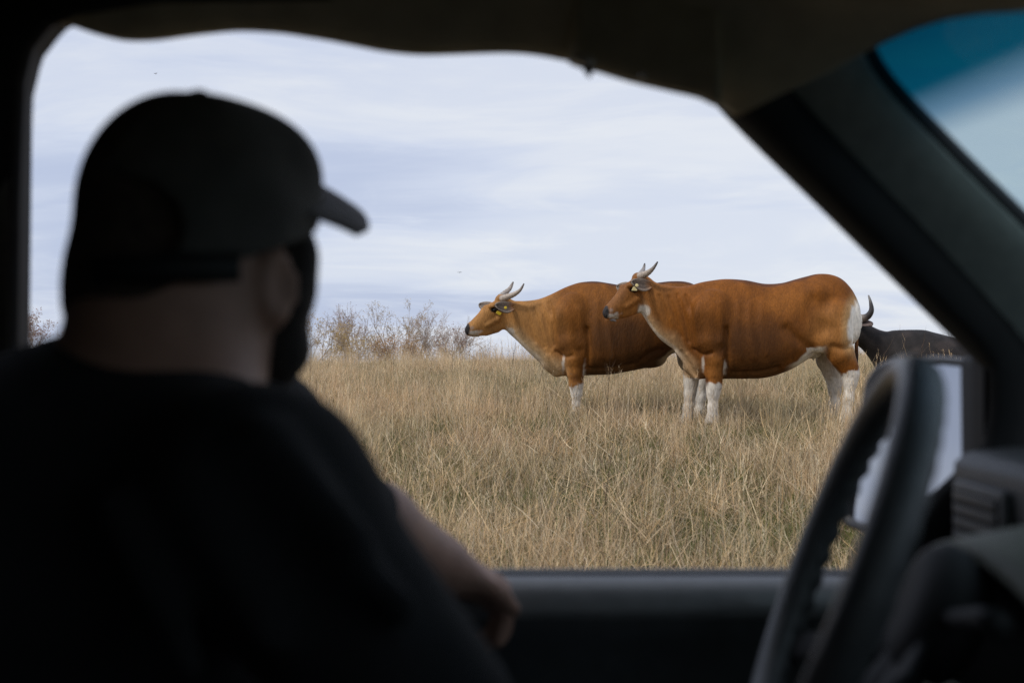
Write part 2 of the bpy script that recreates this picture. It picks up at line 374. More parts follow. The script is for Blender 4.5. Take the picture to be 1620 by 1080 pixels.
HEAD_PTS = dict(pivot=(1016, 452), poll=(1009, 430.5), tip=(950, 494))
def build_cow(D, u0, st, legs, head_map, horns, ears, coat, name, label, tagmat, tongue, extra=None, tail=None, yaw=R(20), creases=()):
    """st etc. are profile measurements in photo pixels on the animal's own plane, D metres away"""
    s = D / F
    x0 = (u0 - 810) * s
    gz = float(hz(x0, D)); v0 = proj((x0, D, gz))[1]
    print(name, 'ground row', round(v0, 1))
    base = Vector((x0, D, gz))
    P = lambda u, v, y=0.0: tuple(at(u, v, D + y) - base)
    def Pi(V):
        dx, dy_, dz_ = V[:, 0] + x0, V[:, 1] + D, V[:, 2] + gz - EYE.z
        cp, sp_ = math.cos(PITCH), math.sin(PITCH); dep = dy_ * cp + dz_ * sp_
        return 810 + dx / dep * F, 540 - (-dy_ * sp_ + dz_ * cp) / dep * F, V[:, 1]
    root = empty(name, (x0, D, gz)); tag(root, label, 'cow', 'brown cattle standing in the dry grass')
    us = [a[0] for a in st]
    lo = (P(min(us) - 105, 500)[0], -.55, -.06); hi = (P(max(us) + 18, 500)[0], .55, P(0, 405)[2])
    fl = Field(lo, hi, .0125)
    fl.loft([(P(u, 500)[0], P(0, t)[2], P(0, b)[2], wd * .94, eg) for u, t, b, wd, eg in st], .02, 2.45)
    for ch, kk in legs:
        fl.chain([(P(u, v, y), r) for u, v, y, r in ch], kk)
    if extra: extra(fl, P, s)
    # head: template profile mapped onto this animal, then turned towards the viewer about the poll
    hs, hr, hp, hp2 = head_map
    cy, sy = math.cos(yaw), math.sin(yaw)
    def H(u, v, c=0.0):
        du, dv = (u - hp[0]) * hs, (v - hp[1]) * hs
        a, b = du * math.cos(hr) + dv * math.sin(hr), -du * math.sin(hr) + dv * math.cos(hr)
        X, Yy, Z = P(hp2[0] + a, hp2[1] + b)
        xr = X - P(hp2[0], hp2[1])[0]
        xr = xr / .97
        return (P(hp2[0], hp2[1])[0] + xr * cy - c * sy, xr * sy + c * cy, Z)
    lat = (-sy, cy, 0); q = s * hs
    HC = lambda a, b, r1, r2, sqf, k=.03: fl.cone(H(*a), H(*b), r1 * q, r2 * q, k, squash=(lat, sqf))
    HC((1016, 452), (992, 466), 17, 16.5, .78)
    HC((1011, 472), (986, 489), 18.5, 14, .62)
    HC((990, 470), (965, 491.5), 17, 12.2, .74)
    HC((1003, 487), (974, 499), 10, 6, .8, .02)
    HC((962, 494), (959.5, 496), 10.6, 10, .95, .02)
    HC((972, 500.5), (965, 502.5), 5.5, 4.5, 1.1, .012)
    fl.ell(H(1009, 439), (9.5 * q, .085 * hs, 8 * q), .03)
    for sgn in (-1, 1):
        fl.ell(H(991, 453.5, sgn * .082), (8 * q, .03, 4.5 * q), .02)
        fl.cone(H(1002, 474, sgn * .065), H(984, 486, sgn * .055), .035, .025, .02)
        fl.ell(H(951.5, 493, sgn * .05), (3.2 * q, .016, 3.6 * q), .008, 'sub')
        fl.ell(H(994, 459.5, sgn * .108), (6 * q, .018, 3.4 * q), .01, 'sub')
        fl.cone(H(958, 503, sgn * .055), H(977, 499.5, sgn * .07), .006, .006, .006, 'sub')
    fl.cone(H(950, 503, -.05), H(950, 503, .05), .006, .006, .006, 'sub')
    V, Fq = fl.mesh()
    me = np_mesh('body', V, Fq); nn = np.empty(len(V) * 3, np.float32); me.vertices.foreach_get('normal', nn); nn = nn.reshape(-1, 3)
    u, v, y = Pi(V)
    disp = np.zeros(len(V))
    for pl_, wd_, am_ in creases:          # soft folds and muscle edges in the hide, both flanks alike
        pl_ = np.array(catmull(pl_, 4)); dd = np.full(len(V), 1e9)
        for a_, b_ in zip(pl_[:-1], pl_[1:]):
            ab = b_ - a_; tt_ = np.clip(((u - a_[0]) * ab[0] + (v - a_[1]) * ab[1]) / (ab @ ab), 0, 1)
            dd = np.minimum(dd, np.hypot(u - a_[0] - tt_ * ab[0], v - a_[1] - tt_ * ab[1]))
        disp += 1.35 * am_ * np.exp(-(dd / wd_) ** 2)
    disp *= np.clip(np.abs(nn[:, 1]) * 1.4, 0, 1)
    V = V + nn * disp[:, None]; me.vertices.foreach_set('co', V.astype(np.float32).ravel()); me.update()
    nz = vnoise(V, 7.0, D); nz2 = vnoise(V, 22.0, D + 3)
    sts = np.array(catmull(st, 6)); sts = sts[np.argsort(sts[:, 0])]
    top = np.interp(u, sts[:, 0], sts[:, 1]); bot = np.interp(u, sts[:, 0], sts[:, 2])
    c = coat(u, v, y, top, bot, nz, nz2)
    # head colouring measured in the head's own frame
    inv = lambda pt: np.linalg.norm(V - np.array(pt)[None], axis=1) / q
    for sgn in (-1, 1):
        for tt_ in np.linspace(0, 1, 6):
            d = inv(H(957 + 19 * tt_, 502.5 - 4.5 * tt_, sgn * (.06 + .012 * tt_))); c = smix(c, (.56, .50, .43), sstep(5.6, 3.2, d + nz2 * 1.5) * .85)
        d = inv(H(958, 492, sgn * .08)); c = smix(c, (.30, .25, .22), sstep(6.5, 3, d) * .6)
        d = np.linalg.norm((V - np.array(H(994.5, 459.5, sgn * .1))) * np.array([1, 1, 1.7]), axis=1) / q
        c = smix(c, (.012, .01, .009), sstep(9.5, 6.5, d + nz2 * 2))
    d = inv(H(948.5, 495)); c = smix(c, (.03, .027, .027), sstep(13.2, 10.5, d + nz2 * 1.5))
    for sgn in (-1, 1):
        d = inv(H(952, 493, sgn * .055)); c = smix(c, (.008, .007, .007), sstep(5, 3.4, d))
    d = inv(H(968, 503.5)); c = smix(c, (.42, .36, .28), sstep(9, 6, d) * .8)
    d = inv(H(1006, 436)); c = smix(c, c.mean(0) * .85, sstep(12, 6, d) * .3)
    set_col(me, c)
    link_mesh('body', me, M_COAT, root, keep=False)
    for sgn in (-1, 1):      # eyes
        bm = bmesh.new(); bmesh.ops.create_uvsphere(bm, u_segments=14, v_segments=10, radius=.024)
        bmesh.ops.translate(bm, verts=bm.verts, vec=Vector(H(994.5, 459.5, sgn * .082)))
        bm_obj('eye', bm, M_EYE, root, keep=False)
    for hh in horns:
        pts = catmull([P(*a) for a in hh['p']], 6); n = len(pts)
        rr = [hh['r'] * (1 - .84 * (i / (n - 1)) ** 1.25) * (1 + .05 * math.sin(i * 2.2)) for i in range(n)]
        vs, fs = tube_geo(pts, rr, 12)
        o = mesh_obj('horn', vs, fs, M_HORN, root, keep=False)
        tt = np.repeat(np.arange(n) / (n - 1), 12)
        c = np.tile(np.array(hh.get('c0', (.36, .30, .25)))[None], (len(vs), 1)); c = smix(c, hh.get('c1', (.035, .03, .03)), sstep(hh.get('t', .55), 1, tt))
        set_col(o.data, c)
    for e in ears:
        b0 = np.array(P(*e['base'])); tp = np.array(P(*e['tip'])); ax = tp - b0; Ln = np.linalg.norm(ax); ax /= Ln
        nrm = np.array(e['n'], float); nrm -= ax * (nrm @ ax); nrm /= np.linalg.norm(nrm); sd_ = np.cross(nrm, ax)
        nt_, ns_ = 14, 9; vs, fs, cl = [], [], []
        for i in range(nt_):
            t = i / (nt_ - 1); wd = e['w'] * (math.sin(math.pi * min(1, (t * .86 + .10))) ** .7) * (1 if t < .999 else .2)
            for j in range(ns_):
                a = -1 + 2 * j / (ns_ - 1)
                p = b0 + ax * Ln * t + sd_ * a * wd + nrm * (-.030 * (1 - a * a) * (1 - t * .5) + .012 * t * t) + sd_ * .02 * math.sin(t * 2.6)
                vs.append(p)
                edge = abs(a) ** 3; k = .75 + .25 * math.sin(a * 9 + t * 3)
                cc = np.array(e.get('c', (.235, .17, .125))) * k
                cc = cc * (1 - .55 * max(0, t - .55) / .45)
                cc = cc * (1 - edge * .5) + np.array((.38, .31, .25)) * edge * .5
                bb = max(0, 1 - t / .3); cc = cc * (1 - bb) + np.array((.36, .17, .07)) * bb
                cl.append(cc)
        for i in range(nt_ - 1):
            for j in range(ns_ - 1): fs.append((i * ns_ + j, i * ns_ + j + 1, (i + 1) * ns_ + j + 1, (i + 1) * ns_ + j))
        o = mesh_obj('ear', vs, fs, M_EAR, root, keep=False); set_col(o.data, cl)
        sm = o.modifiers.new('thick', 'SOLIDIFY'); sm.thickness = .012; sm.offset = 0
        if e.get('tag'):
            tb, tf = e['tag']
            pb = np.array(P(*tb)); dirn = np.array((0, -1, 0.05))
            bm = bmesh.new(); bmesh.ops.create_cone(bm, cap_ends=True, segments=18, radius1=.0165, radius2=.0145, depth=.009)
            bmesh.ops.create_cone(bm, cap_ends=True, segments=12, radius1=.007, radius2=.006, depth=.016)
            bmesh.ops.transform(bm, matrix=Matrix.Translation(Vector(pb)) @ Matrix.Rotation(R(86), 4, 'X'), verts=bm.verts)
            bb = bm_obj('ear_tag_button', bm, tagmat, o, keep=False); autosmooth(bb)
            # hanging flag of the tag
            fpts = [P(*a) for a in tf]; th = np.array((0.002, -.004, 0))
            vs = [np.array(p) for p in fpts] + [np.array(p) + th for p in fpts]; k = len(fpts)
            fs = [tuple(range(k - 1, -1, -1)), tuple(range(k, 2 * k))] + [(i, (i + 1) % k, (i + 1) % k + k, i + k) for i in range(k)]
            mesh_obj('ear_tag', vs, fs, tagmat, o, smooth=False, keep=False)
    if tongue:
        bm = bmesh.new(); bmesh.ops.create_uvsphere(bm, u_segments=14, v_segments=8, radius=1)
        for vv in bm.verts: vv.co = Vector((vv.co.x * 6.0 * q, vv.co.y * .03, vv.co.z * 2.3 * q))
        bmesh.ops.transform(bm, matrix=Matrix.Translation(Vector(H(966, 507))) @ Matrix.Rotation(R(16), 4, 'Y'), verts=bm.verts)
        bm_obj('lower_lip', bm, M_TONGUE, root, keep=False)
    if tail:
        pts = catmull([P(*a[:3]) for a in tail], 5); rr = np.interp(np.linspace(0, len(tail) - 1, len(pts)), range(len(tail)), [a[3] for a in tail])
        vs, fs = tube_geo(pts, rr, 10); o = mesh_obj('tail', vs, fs, M_EAR, root, keep=False)
        tt = np.repeat(np.linspace(0, 1, len(pts)), 10)
        set_col(o.data, smix(np.tile(np.array((.22, .09, .03))[None], (len(vs), 1)), (.03, .022, .018), sstep(.6, .8, tt)))
    return root

def coat_right(u, v, y, top, bot, nz, nz2):
    n = len(u); c = np.tile(np.array((.20, .066, .0085))[None], (n, 1))
    c = smix(c, (.055, .020, .004), sstep(75, 12, np.hypot((u - 1190) / 1.7, v - 545)) * .85)  # dark flank of the coat, deepened with painted shade of the barrel
    c = smix(c, (.12, .043, .008), sstep(45, 10, np.hypot((u - 1100) / 1.0, (v - 525) / 1.4)) * .5)
    c = smix(c, (.25, .090, .015), sstep(30, 8, np.hypot((u - 1250) / 2.2, v - 478)) * .5)       # upper flank lightened: light from above put into the coat
    c = smix(c, (.33, .145, .040), sstep(60, 18, np.hypot((u - 1328) / 1.1, v - 525)) * .8)
    c = smix(c, (.30, .115, .024), np.where(y < 0, sstep(26, 8, np.hypot((u - 1130) / .8, (v - 585) / 1.3)), 0) * .7)           # tawny thigh
    c = smix(c, (.30, .125, .032), sstep(1085, 1030, u) * .6)                                         # neck
    c = smix(c, (.11, .038, .011), sstep(6, 1.5, v - top + nz * 2) * sstep(1150, 1175, u) * sstep(1300, 1275, u))   # dorsal line
    h = bot - v
    c = smix(c, (.42, .27, .14), sstep(34, 8, h + nz * 8) * sstep(1118, 1096, u) * sstep(1012, 1026, u) * .9)                # pale dewlap and brisket
    c = smix(c, (.60, .50, .38), sstep(12, 3, h + nz * 4) * sstep(1090, 1060, u) * sstep(1008, 1016, u))
    c = smix(c, (.62, .55, .46), sstep(11, 6, np.hypot(u - 1020, v - 493) + nz * 4))                  # throat spot
    c = smix(c, (.075, .028, .006), sstep(40, 16, h) * sstep(1140, 1156, u) * sstep(1262, 1215, u) * .9)  # underside shade of the body painted into the coat
    c = smix(c, (.13, .055, .016), sstep(13, 6, h) * sstep(1140, 1150, u) * sstep(1240, 1215, u) * .8)  # lighter belly edge: light bounced off the grass, painted in
    band = sstep(9, 4, h + nz2 * 2) * sstep(1238, 1268, u) * sstep(1312, 1296, u) * sstep(-14, -6, h)
    c = smix(c, (.66, .58, .46), band)
    leg = (v > 552) & (u > 1278)
    ue = 1293 + (v - 556) * .92
    c = smix(c, (.50, .42, .33), np.where(leg, sstep(.02, .10, y), 0))                                # inner far thigh
    c = smix(c, (.60, .52, .42), np.where(leg & (y < 0), sstep(7, 2, u - ue + nz2 * 2) * .9, 0))               # inner near thigh
    sf = np.where(y < 0, 608.5, 597) + nz * 6 + nz2 * 6
    front = (u < 1170)
    wcol = (.66, .60, .52)
    c = smix(c, wcol, np.where(front, sstep(-1.5, 2, v - sf), 0))
    for uu, vv in ((1112, 578), (1148, 582)):
        c = smix(c, wcol, np.where(y < -.05, sstep(1.3, .3, np.hypot((u - uu) / 2.6, (v - vv) / 14) + nz2 * .5), 0) * .7)
    c = smix(c, (.055, .02, .01), np.where(front & (y < 0), sstep(1.1, .5, np.hypot((u - 1116) / 6, (v - 604) / 10)), 0) * .7)
    sh = np.where(y < 0, 589 - (u - 1345) * .25, 599) + nz * 6 + nz2 * 6
    c = smix(c, wcol, np.where(~front & (u > 1285), sstep(-1.5, 2, v - sh), 0))
    c = smix(c, (.50, .46, .40), np.where(front & (u < 1106) & (v > 598), .7, 0))  # far foreleg greyed: the body's shade painted onto its stocking
    c = smix(c, (.30, .24, .18), np.where(v > 612, sstep(.05, .5, nz2) * .55, 0))
    rp = np.hypot((u - 1355 + (v - 510) * .08) / 16.5, (v - 512) / 36)
    c = smix(c, (.50, .30, .13), sstep(1.75, .85, rp))
    c = smix(c, (.86, .81, .72), sstep(1.06, .72, rp + nz * .2 + nz2 * .12))
    c = smix(c, (.40, .36, .32), np.where(v > 640, sstep(640, 664, v) * .5, 0))
    c = smix(c, (.03, .027, .024), sstep(667, 670, v))
    c = smix(c, (.17, .075, .03), sstep(20, 8, np.abs((u - 970) * .68 + (v - 474) * .73 + 2)) * sstep(1000, 985, u) * .55)   # brown bridge of the nose
    return c
RC_ST = [(1008, 448, 487, .07, 0), (1018, 443, 500, .095, -.1), (1030, 444, 519, .11, -.2), (1046, 449.5, 538, .125, -.25), (1069, 453.5, 555, .155, -.25),
         (1081, 453, 569, .185, -.2), (1095, 450.5, 588, .22, -.1), (1110, 446.5, 598, .25, .0), (1130, 443.2, 600, .285, .12), (1150, 441.5, 599, .31, .2),
         (1179, 443.5, 599, .335, .22), (1208, 449, 597.5, .35, .22), (1235, 448, 590, .345, .2), (1258, 442, 579, .325, .18), (1275, 437.5, 566, .30, .15),
         (1293, 433.5, 556, .275, .12), (1313, 434.5, 553, .25, .08), (1330, 441.5, 552, .215, .05), (1344, 455.5, 548, .165, 0), (1352, 470, 541, .145, 0), (1357, 482, 533, .10, 0), (1360, 497, 520, .04, 0)]
RC_LEGS = [
    ([(1112, 500, -.155, .15), (1122, 540, -.185, .125), (1130, 568, -.195, .098), (1130, 590, -.185, .078), (1129.5, 609, -.18, .071), (1128.5, 622, -.18, .055), (1127.5, 645, -.178, .044), (1127, 660, -.178, .05), (1125, 668, -.178, .052), (1123, 674, -.178, .058)], .045),
    ([(1104, 520, .155, .13), (1098, 560, .185, .10), (1094, 590, .18, .075), (1093, 606, .175, .066), (1091.5, 622, .175, .054), (1088.5, 645, .175, .044), (1087, 660, .175, .05), (1085, 668, .175, .052), (1083, 674, .175, .058)], .045),
    ([(1320, 500, -.145, .18), (1322, 535, -.17, .15), (1331, 562, -.185, .118), (1341, 580, -.19, .09), (1346, 592, -.19, .072), (1345, 605, -.19, .056), (1342, 630, -.19, .046), (1340, 655, -.19, .047), (1338, 664, -.19, .05), (1335, 673, -.19, .056)], .05),
    ([(1312, 505, .145, .17), (1305, 540, .17, .13), (1309, 570, .18, .10), (1316, 590, .185, .078), (1321, 603, .185, .07), (1321, 616, .185, .056), (1320, 638, .185, .046), (1319, 656, .185, .047), (1317, 664, .185, .05), (1314, 673, .185, .056)], .05),
]
def rc_extra(fl, P, s):
    for sg in (-1, 1):
        fl.ell(P(1128, 497, sg * .21), (.17, .10, .24), .06)        # shoulder
        fl.ell(P(1292, 464, sg * .15), (.12, .09, .08), .08)        # hip bone
        fl.ell(P(1300, 540, sg * .2), (.13, .08, .11), .05)         # stifle
        fl.cone(P(1285, 556, sg * .12), P(1270, 566, sg * .1), .03, .02, .05)   # flank fold
    fl.cone(P(1100, 592, 0), P(1090, 580, 0), .05, .06, .05)
    fl.cone(P(1072, 556, -.02), P(1103, 596, -.06), .02, .03, .03)
    fl.ell(P(1284, 560, 0), (.09, .10, .045), .03)                  # small udder
    for sg in (-1, 1): fl.cone(P(1286, 564, sg * .05), P(1287, 569, sg * .05), .014, .01, .012)
RC_HORNS = [dict(p=[(1012, 437, -.07), (1019, 434.5, -.12), (1027, 430, -.17), (1034, 423.5, -.20), (1040.5, 414, -.205)], r=.040, c0=(.40, .33, .27), t=.42),
            dict(p=[(1012, 436, .06), (1016, 430, .12), (1018.5, 424, .16), (1020, 416.5, .17)], r=.034, c0=(.30, .27, .25), t=.6)]
RC_EARS = [dict(base=(1031, 450, -.10), tip=(997.5, 445, -.27), w=.066, n=(-.1, -1, .25), tag=((1007.5, 451.2, -.28), [(999, 459.5, -.262), (1001.5, 454, -.268), (1003.5, 453.2, -.268), (1007.5, 458, -.262), (1007.3, 459.8, -.262)])),
           dict(base=(996, 452, .12), tip=(976.5, 452, .26), w=.055, n=(-.6, -1, .1), c=(.42, .35, .30))]
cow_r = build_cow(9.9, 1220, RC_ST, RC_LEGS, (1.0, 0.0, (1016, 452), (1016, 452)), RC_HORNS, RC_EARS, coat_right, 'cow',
                  'russet cow with white rump patch and stockings, in front, pale cream ear tag', M_TAGC, True, rc_extra,
                  creases=[([(1149, 520), (1152, 545), (1150, 575), (1147, 596)], 4, -.022), ([(1058, 470), (1068, 500), (1078, 532)], 3, -.010), ([(1072, 466), (1082, 500), (1090, 540)], 3, -.012),
                           ([(1086, 468), (1095, 500), (1099, 545)], 3, -.011), ([(1044, 468), (1052, 495), (1064, 530)], 3, -.009), ([(1098, 552), (1112, 561), (1126, 558)], 3, -.016),
                           ([(1245, 520), (1262, 535), (1282, 550)], 8, -.022), ([(1160, 589), (1200, 588), (1232, 581)], 3, -.012), ([(1105, 480), (1100, 510), (1104, 545)], 7, .016),
                           ([(1138, 480), (1142, 510), (1140, 540)], 6, .012), ([(1168, 480), (1167, 515), (1172, 565)], 5, .006), ([(1187, 480), (1186, 515), (1192, 565)], 5, .006), ([(1206, 480), (1206, 515), (1213, 560)], 5, .006),
                           ([(1088, 560), (1098, 576), (1106, 592)], 3, .012), ([(1078, 556), (1090, 578), (1100, 594)], 2.5, -.012), ([(1285, 475), (1275, 500), (1280, 530)], 10, -.010), ([(1300, 500), (1318, 505), (1332, 520)], 10, .012), ([(1318, 548), (1335, 552), (1346, 545)], 5, -.014)],
                  tail=[(1326, 446, 0, .02), (1339, 457, 0, .022), (1348, 472, 0, .022), (1354.5, 490, 0, .02), (1357, 515, 0, .017), (1355, 540, .02, .017), (1355, 560, .06, .02), (1353, 580, .08, .028), (1352, 600, .08, .012)])

def coat_left(u, v, y, top, bot, nz, nz2):
    n = len(u); c = np.tile(np.array((.19, .067, .0095))[None], (n, 1))
    c = smix(c, (.355, .170, .052), sstep(905, 845, u - (v - 500) * .25))                               # tan neck and head
    c = smix(c, (.048, .018, .004), sstep(66, 12, np.hypot((u - 990) / 1.7, v - 535)) * .88)             # dark flank, deepened to paint in the barrel's shade
    c = smix(c, (.15, .055, .015), sstep(16, 6, np.hypot((u - 888) / 1.2 , (v - 545) / 2.2)) * .5)
    c = smix(c, (.08, .03, .012), sstep(5, 1, v - top + nz * 2) * sstep(915, 930, u))
    h = bot - v
    c = smix(c, (.45, .31, .17), sstep(34, 8, h + nz * 8) * sstep(905, 880, u) * sstep(800, 814, u) * .9)
    c = smix(c, (.60, .50, .38), sstep(12, 3, h + nz * 4) * sstep(870, 845, u) * sstep(798, 806, u))
    c = smix(c, (.45, .40, .34), sstep(9, 5, np.hypot(u - 808, v - 524) + nz * 3))
    c = smix(c, (.06, .024, .006), sstep(40, 16, h) * sstep(922, 940, u) * .9)  # belly shade painted into the coat
    c = smix(c, (.12, .055, .018), sstep(12, 6, h) * sstep(922, 932, u) * sstep(1015, 1000, u) * .8)  # bounced light painted along the belly edge
    c = smix(c, (.40, .32, .23), sstep(9, 4, h + nz2 * 2) * sstep(1035, 1055, u))
    front = u < 960; wcol = (.68, .63, .56)
    c = smix(c, wcol, np.where(front, sstep(-1.5, 2, v - (609 + nz * 6 + nz2 * 6)), 0))
    c = smix(c, (.30, .24, .18), np.where(front & (v > 612), sstep(.05, .5, nz2) * .55 + sstep(640, 662, v) * .3, 0))
    for uu, vv in ((891, 576), (925, 584)):
        c = smix(c, wcol, np.where(front, sstep(1.3, .3, np.hypot((u - uu) / 2.6, (v - vv) / 14) + nz2 * .5), 0) * .7)
    c = smix(c, (.12, .045, .015), np.where(front, sstep(1.1, .5, np.hypot((u - 909) / 7, (v - 598) / 9)), 0) * .5)
    c = smix(c, wcol, np.where(u > 1060, sstep(-1.5, 2, v - (595 + nz * 5)), 0))
    c = smix(c, (.76, .72, .64), sstep(1.05, .85, np.hypot((u - 1122) / 12, (v - 510) / 27) + nz * .12))
    c = smix(c, (.03, .027, .024), sstep(661, 664, v))
    return c
LC_ST = [(797, 481, 518, .07, 0), (806, 477, 528, .09, -.1), (817, 476, 538, .105, -.2), (831, 476, 552, .12, -.25), (848, 474, 568, .145, -.25), (860, 470.5, 578, .17, -.2),
         (875, 464, 588, .205, -.1), (890, 456.5, 594, .235, 0), (905, 450.5, 595, .265, .12), (920, 446.5, 594, .29, .2), (942, 445.2, 593, .325, .25), (965, 448.5, 592, .345, .25),
         (990, 452.5, 588, .35, .22), (1015, 451.5, 583, .345, .2), (1035, 448, 577, .325, .18), (1050, 446, 570, .30, .15), (1062, 445, 560, .275, .12), (1082, 445.5, 555, .25, .08),
         (1098, 450.5, 552, .215, .05), (1112, 463, 546, .165, 0), (1120, 480, 538, .115, 0), (1126, 500, 520, .04, 0)]
LC_LEGS = [
    ([(892, 505, -.15, .145), (901, 540, -.18, .122), (908.5, 568, -.19, .10), (910.5, 590, -.185, .08), (911.5, 608, -.18, .070), (912, 622, -.18, .052), (911.5, 642, -.178, .041), (911, 654, -.178, .047), (909, 661, -.178, .05), (907, 667, -.178, .055)], .045),
    ([(893, 520, .15, .125), (902, 560, .18, .10), (908, 590, .18, .075), (912, 606, .178, .066), (913.5, 622, .178, .05), (913, 642, .178, .041), (912.5, 654, .178, .047), (911, 661, .178, .05), (909, 667, .178, .055)], .045),
    ([(1090, 500, -.145, .18), (1090, 535, -.17, .15), (1098, 562, -.185, .115), (1108, 580, -.19, .085), (1112, 592, -.19, .07), (1111, 605, -.19, .055), (1109, 630, -.19, .045), (1107, 650, -.19, .05), (1104, 664, -.19, .056)], .05),
    ([(1088, 505, .145, .17), (1084, 540, .17, .13), (1088, 570, .18, .10), (1096, 588, .185, .078), (1100, 600, .185, .068), (1099, 616, .185, .055), (1098, 638, .185, .045), (1096, 652, .185, .05), (1093, 664, .185, .056)], .05),
]
def lc_extra(fl, P, s):
    for sg in (-1, 1):
        fl.ell(P(906, 500, sg * .20), (.16, .10, .25), .06)
        fl.ell(P(1064, 470, sg * .17), (.11, .09, .08), .06)
        fl.ell(P(1072, 540, sg * .2), (.13, .08, .11), .05)
    fl.cone(P(880, 588, 0), P(868, 576, 0), .05, .06, .05)
    fl.ell(P(1030, 568, -.02), (.16, .14, .095), .025)               # udder / belly fold
LC_HORNS = [dict(p=[(794, 473, -.07), (803, 469.5, -.13), (814, 465, -.18), (823, 458.5, -.21), (829, 448.5, -.21)], r=.040, c0=(.42, .35, .29), c1=(.12, .10, .09), t=.5),
            dict(p=[(791, 470, .06), (798, 464, .12), (806, 457, .17), (810, 450, .19), (812, 445.5, .19)], r=.036, c0=(.36, .31, .27), c1=(.12, .10, .09), t=.5)]
LC_EARS = [dict(base=(813.5, 484.5, -.11), tip=(782.5, 482, -.29), w=.066, n=(-.1, -1, .25), c=(.20, .15, .115), tag=((799.8, 486.6, -.285), [(784.3, 495, -.275), (787, 491.5, -.28), (793.5, 495, -.275), (791.5, 498, -.27), (789, 498, -.27)])),
           dict(base=(779, 483, .12), tip=(758.5, 480.5, .27), w=.052, n=(-.6, -1, .1), c=(.40, .33, .29))]
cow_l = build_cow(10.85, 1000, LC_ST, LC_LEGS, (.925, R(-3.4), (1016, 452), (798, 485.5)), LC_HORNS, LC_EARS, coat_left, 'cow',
                  'tan cow with lighter neck and yellow ear tag, partly hidden behind the other cow', M_TAGY, False, lc_extra,
                  creases=[([(929, 520), (932, 545), (929, 575), (926, 592)], 4, -.022), ([(843, 488), (853, 515), (862, 548)], 3, -.010), ([(856, 483), (865, 515), (872, 550)], 3, -.012),
                           ([(869, 478), (876, 510), (878, 545)], 3, -.012), ([(830, 488), (838, 510), (848, 540)], 3, -.009), ([(930, 584), (970, 582), (1000, 576)], 3, -.012), ([(1012, 572), (1030, 558), (1050, 552)], 4, -.018),
                           ([(884, 490), (882, 515), (886, 548)], 7, .016), ([(916, 490), (920, 515), (918, 545)], 6, .012), ([(880, 556), (893, 565), (905, 562)], 3, -.014), ([(945, 480), (945, 520), (950, 565)], 5, .006), ([(964, 480), (964, 520), (969, 565)], 5, .006),
                           ([(868, 562), (879, 578), (888, 590)], 3, .012)],
                  tail=[(1098, 456, 0, .02), (1114, 468, 0, .024), (1126, 486, 0, .026), (1129, 520, 0, .02), (1126, 555, .01, .022), (1125, 590, .01, .012)])

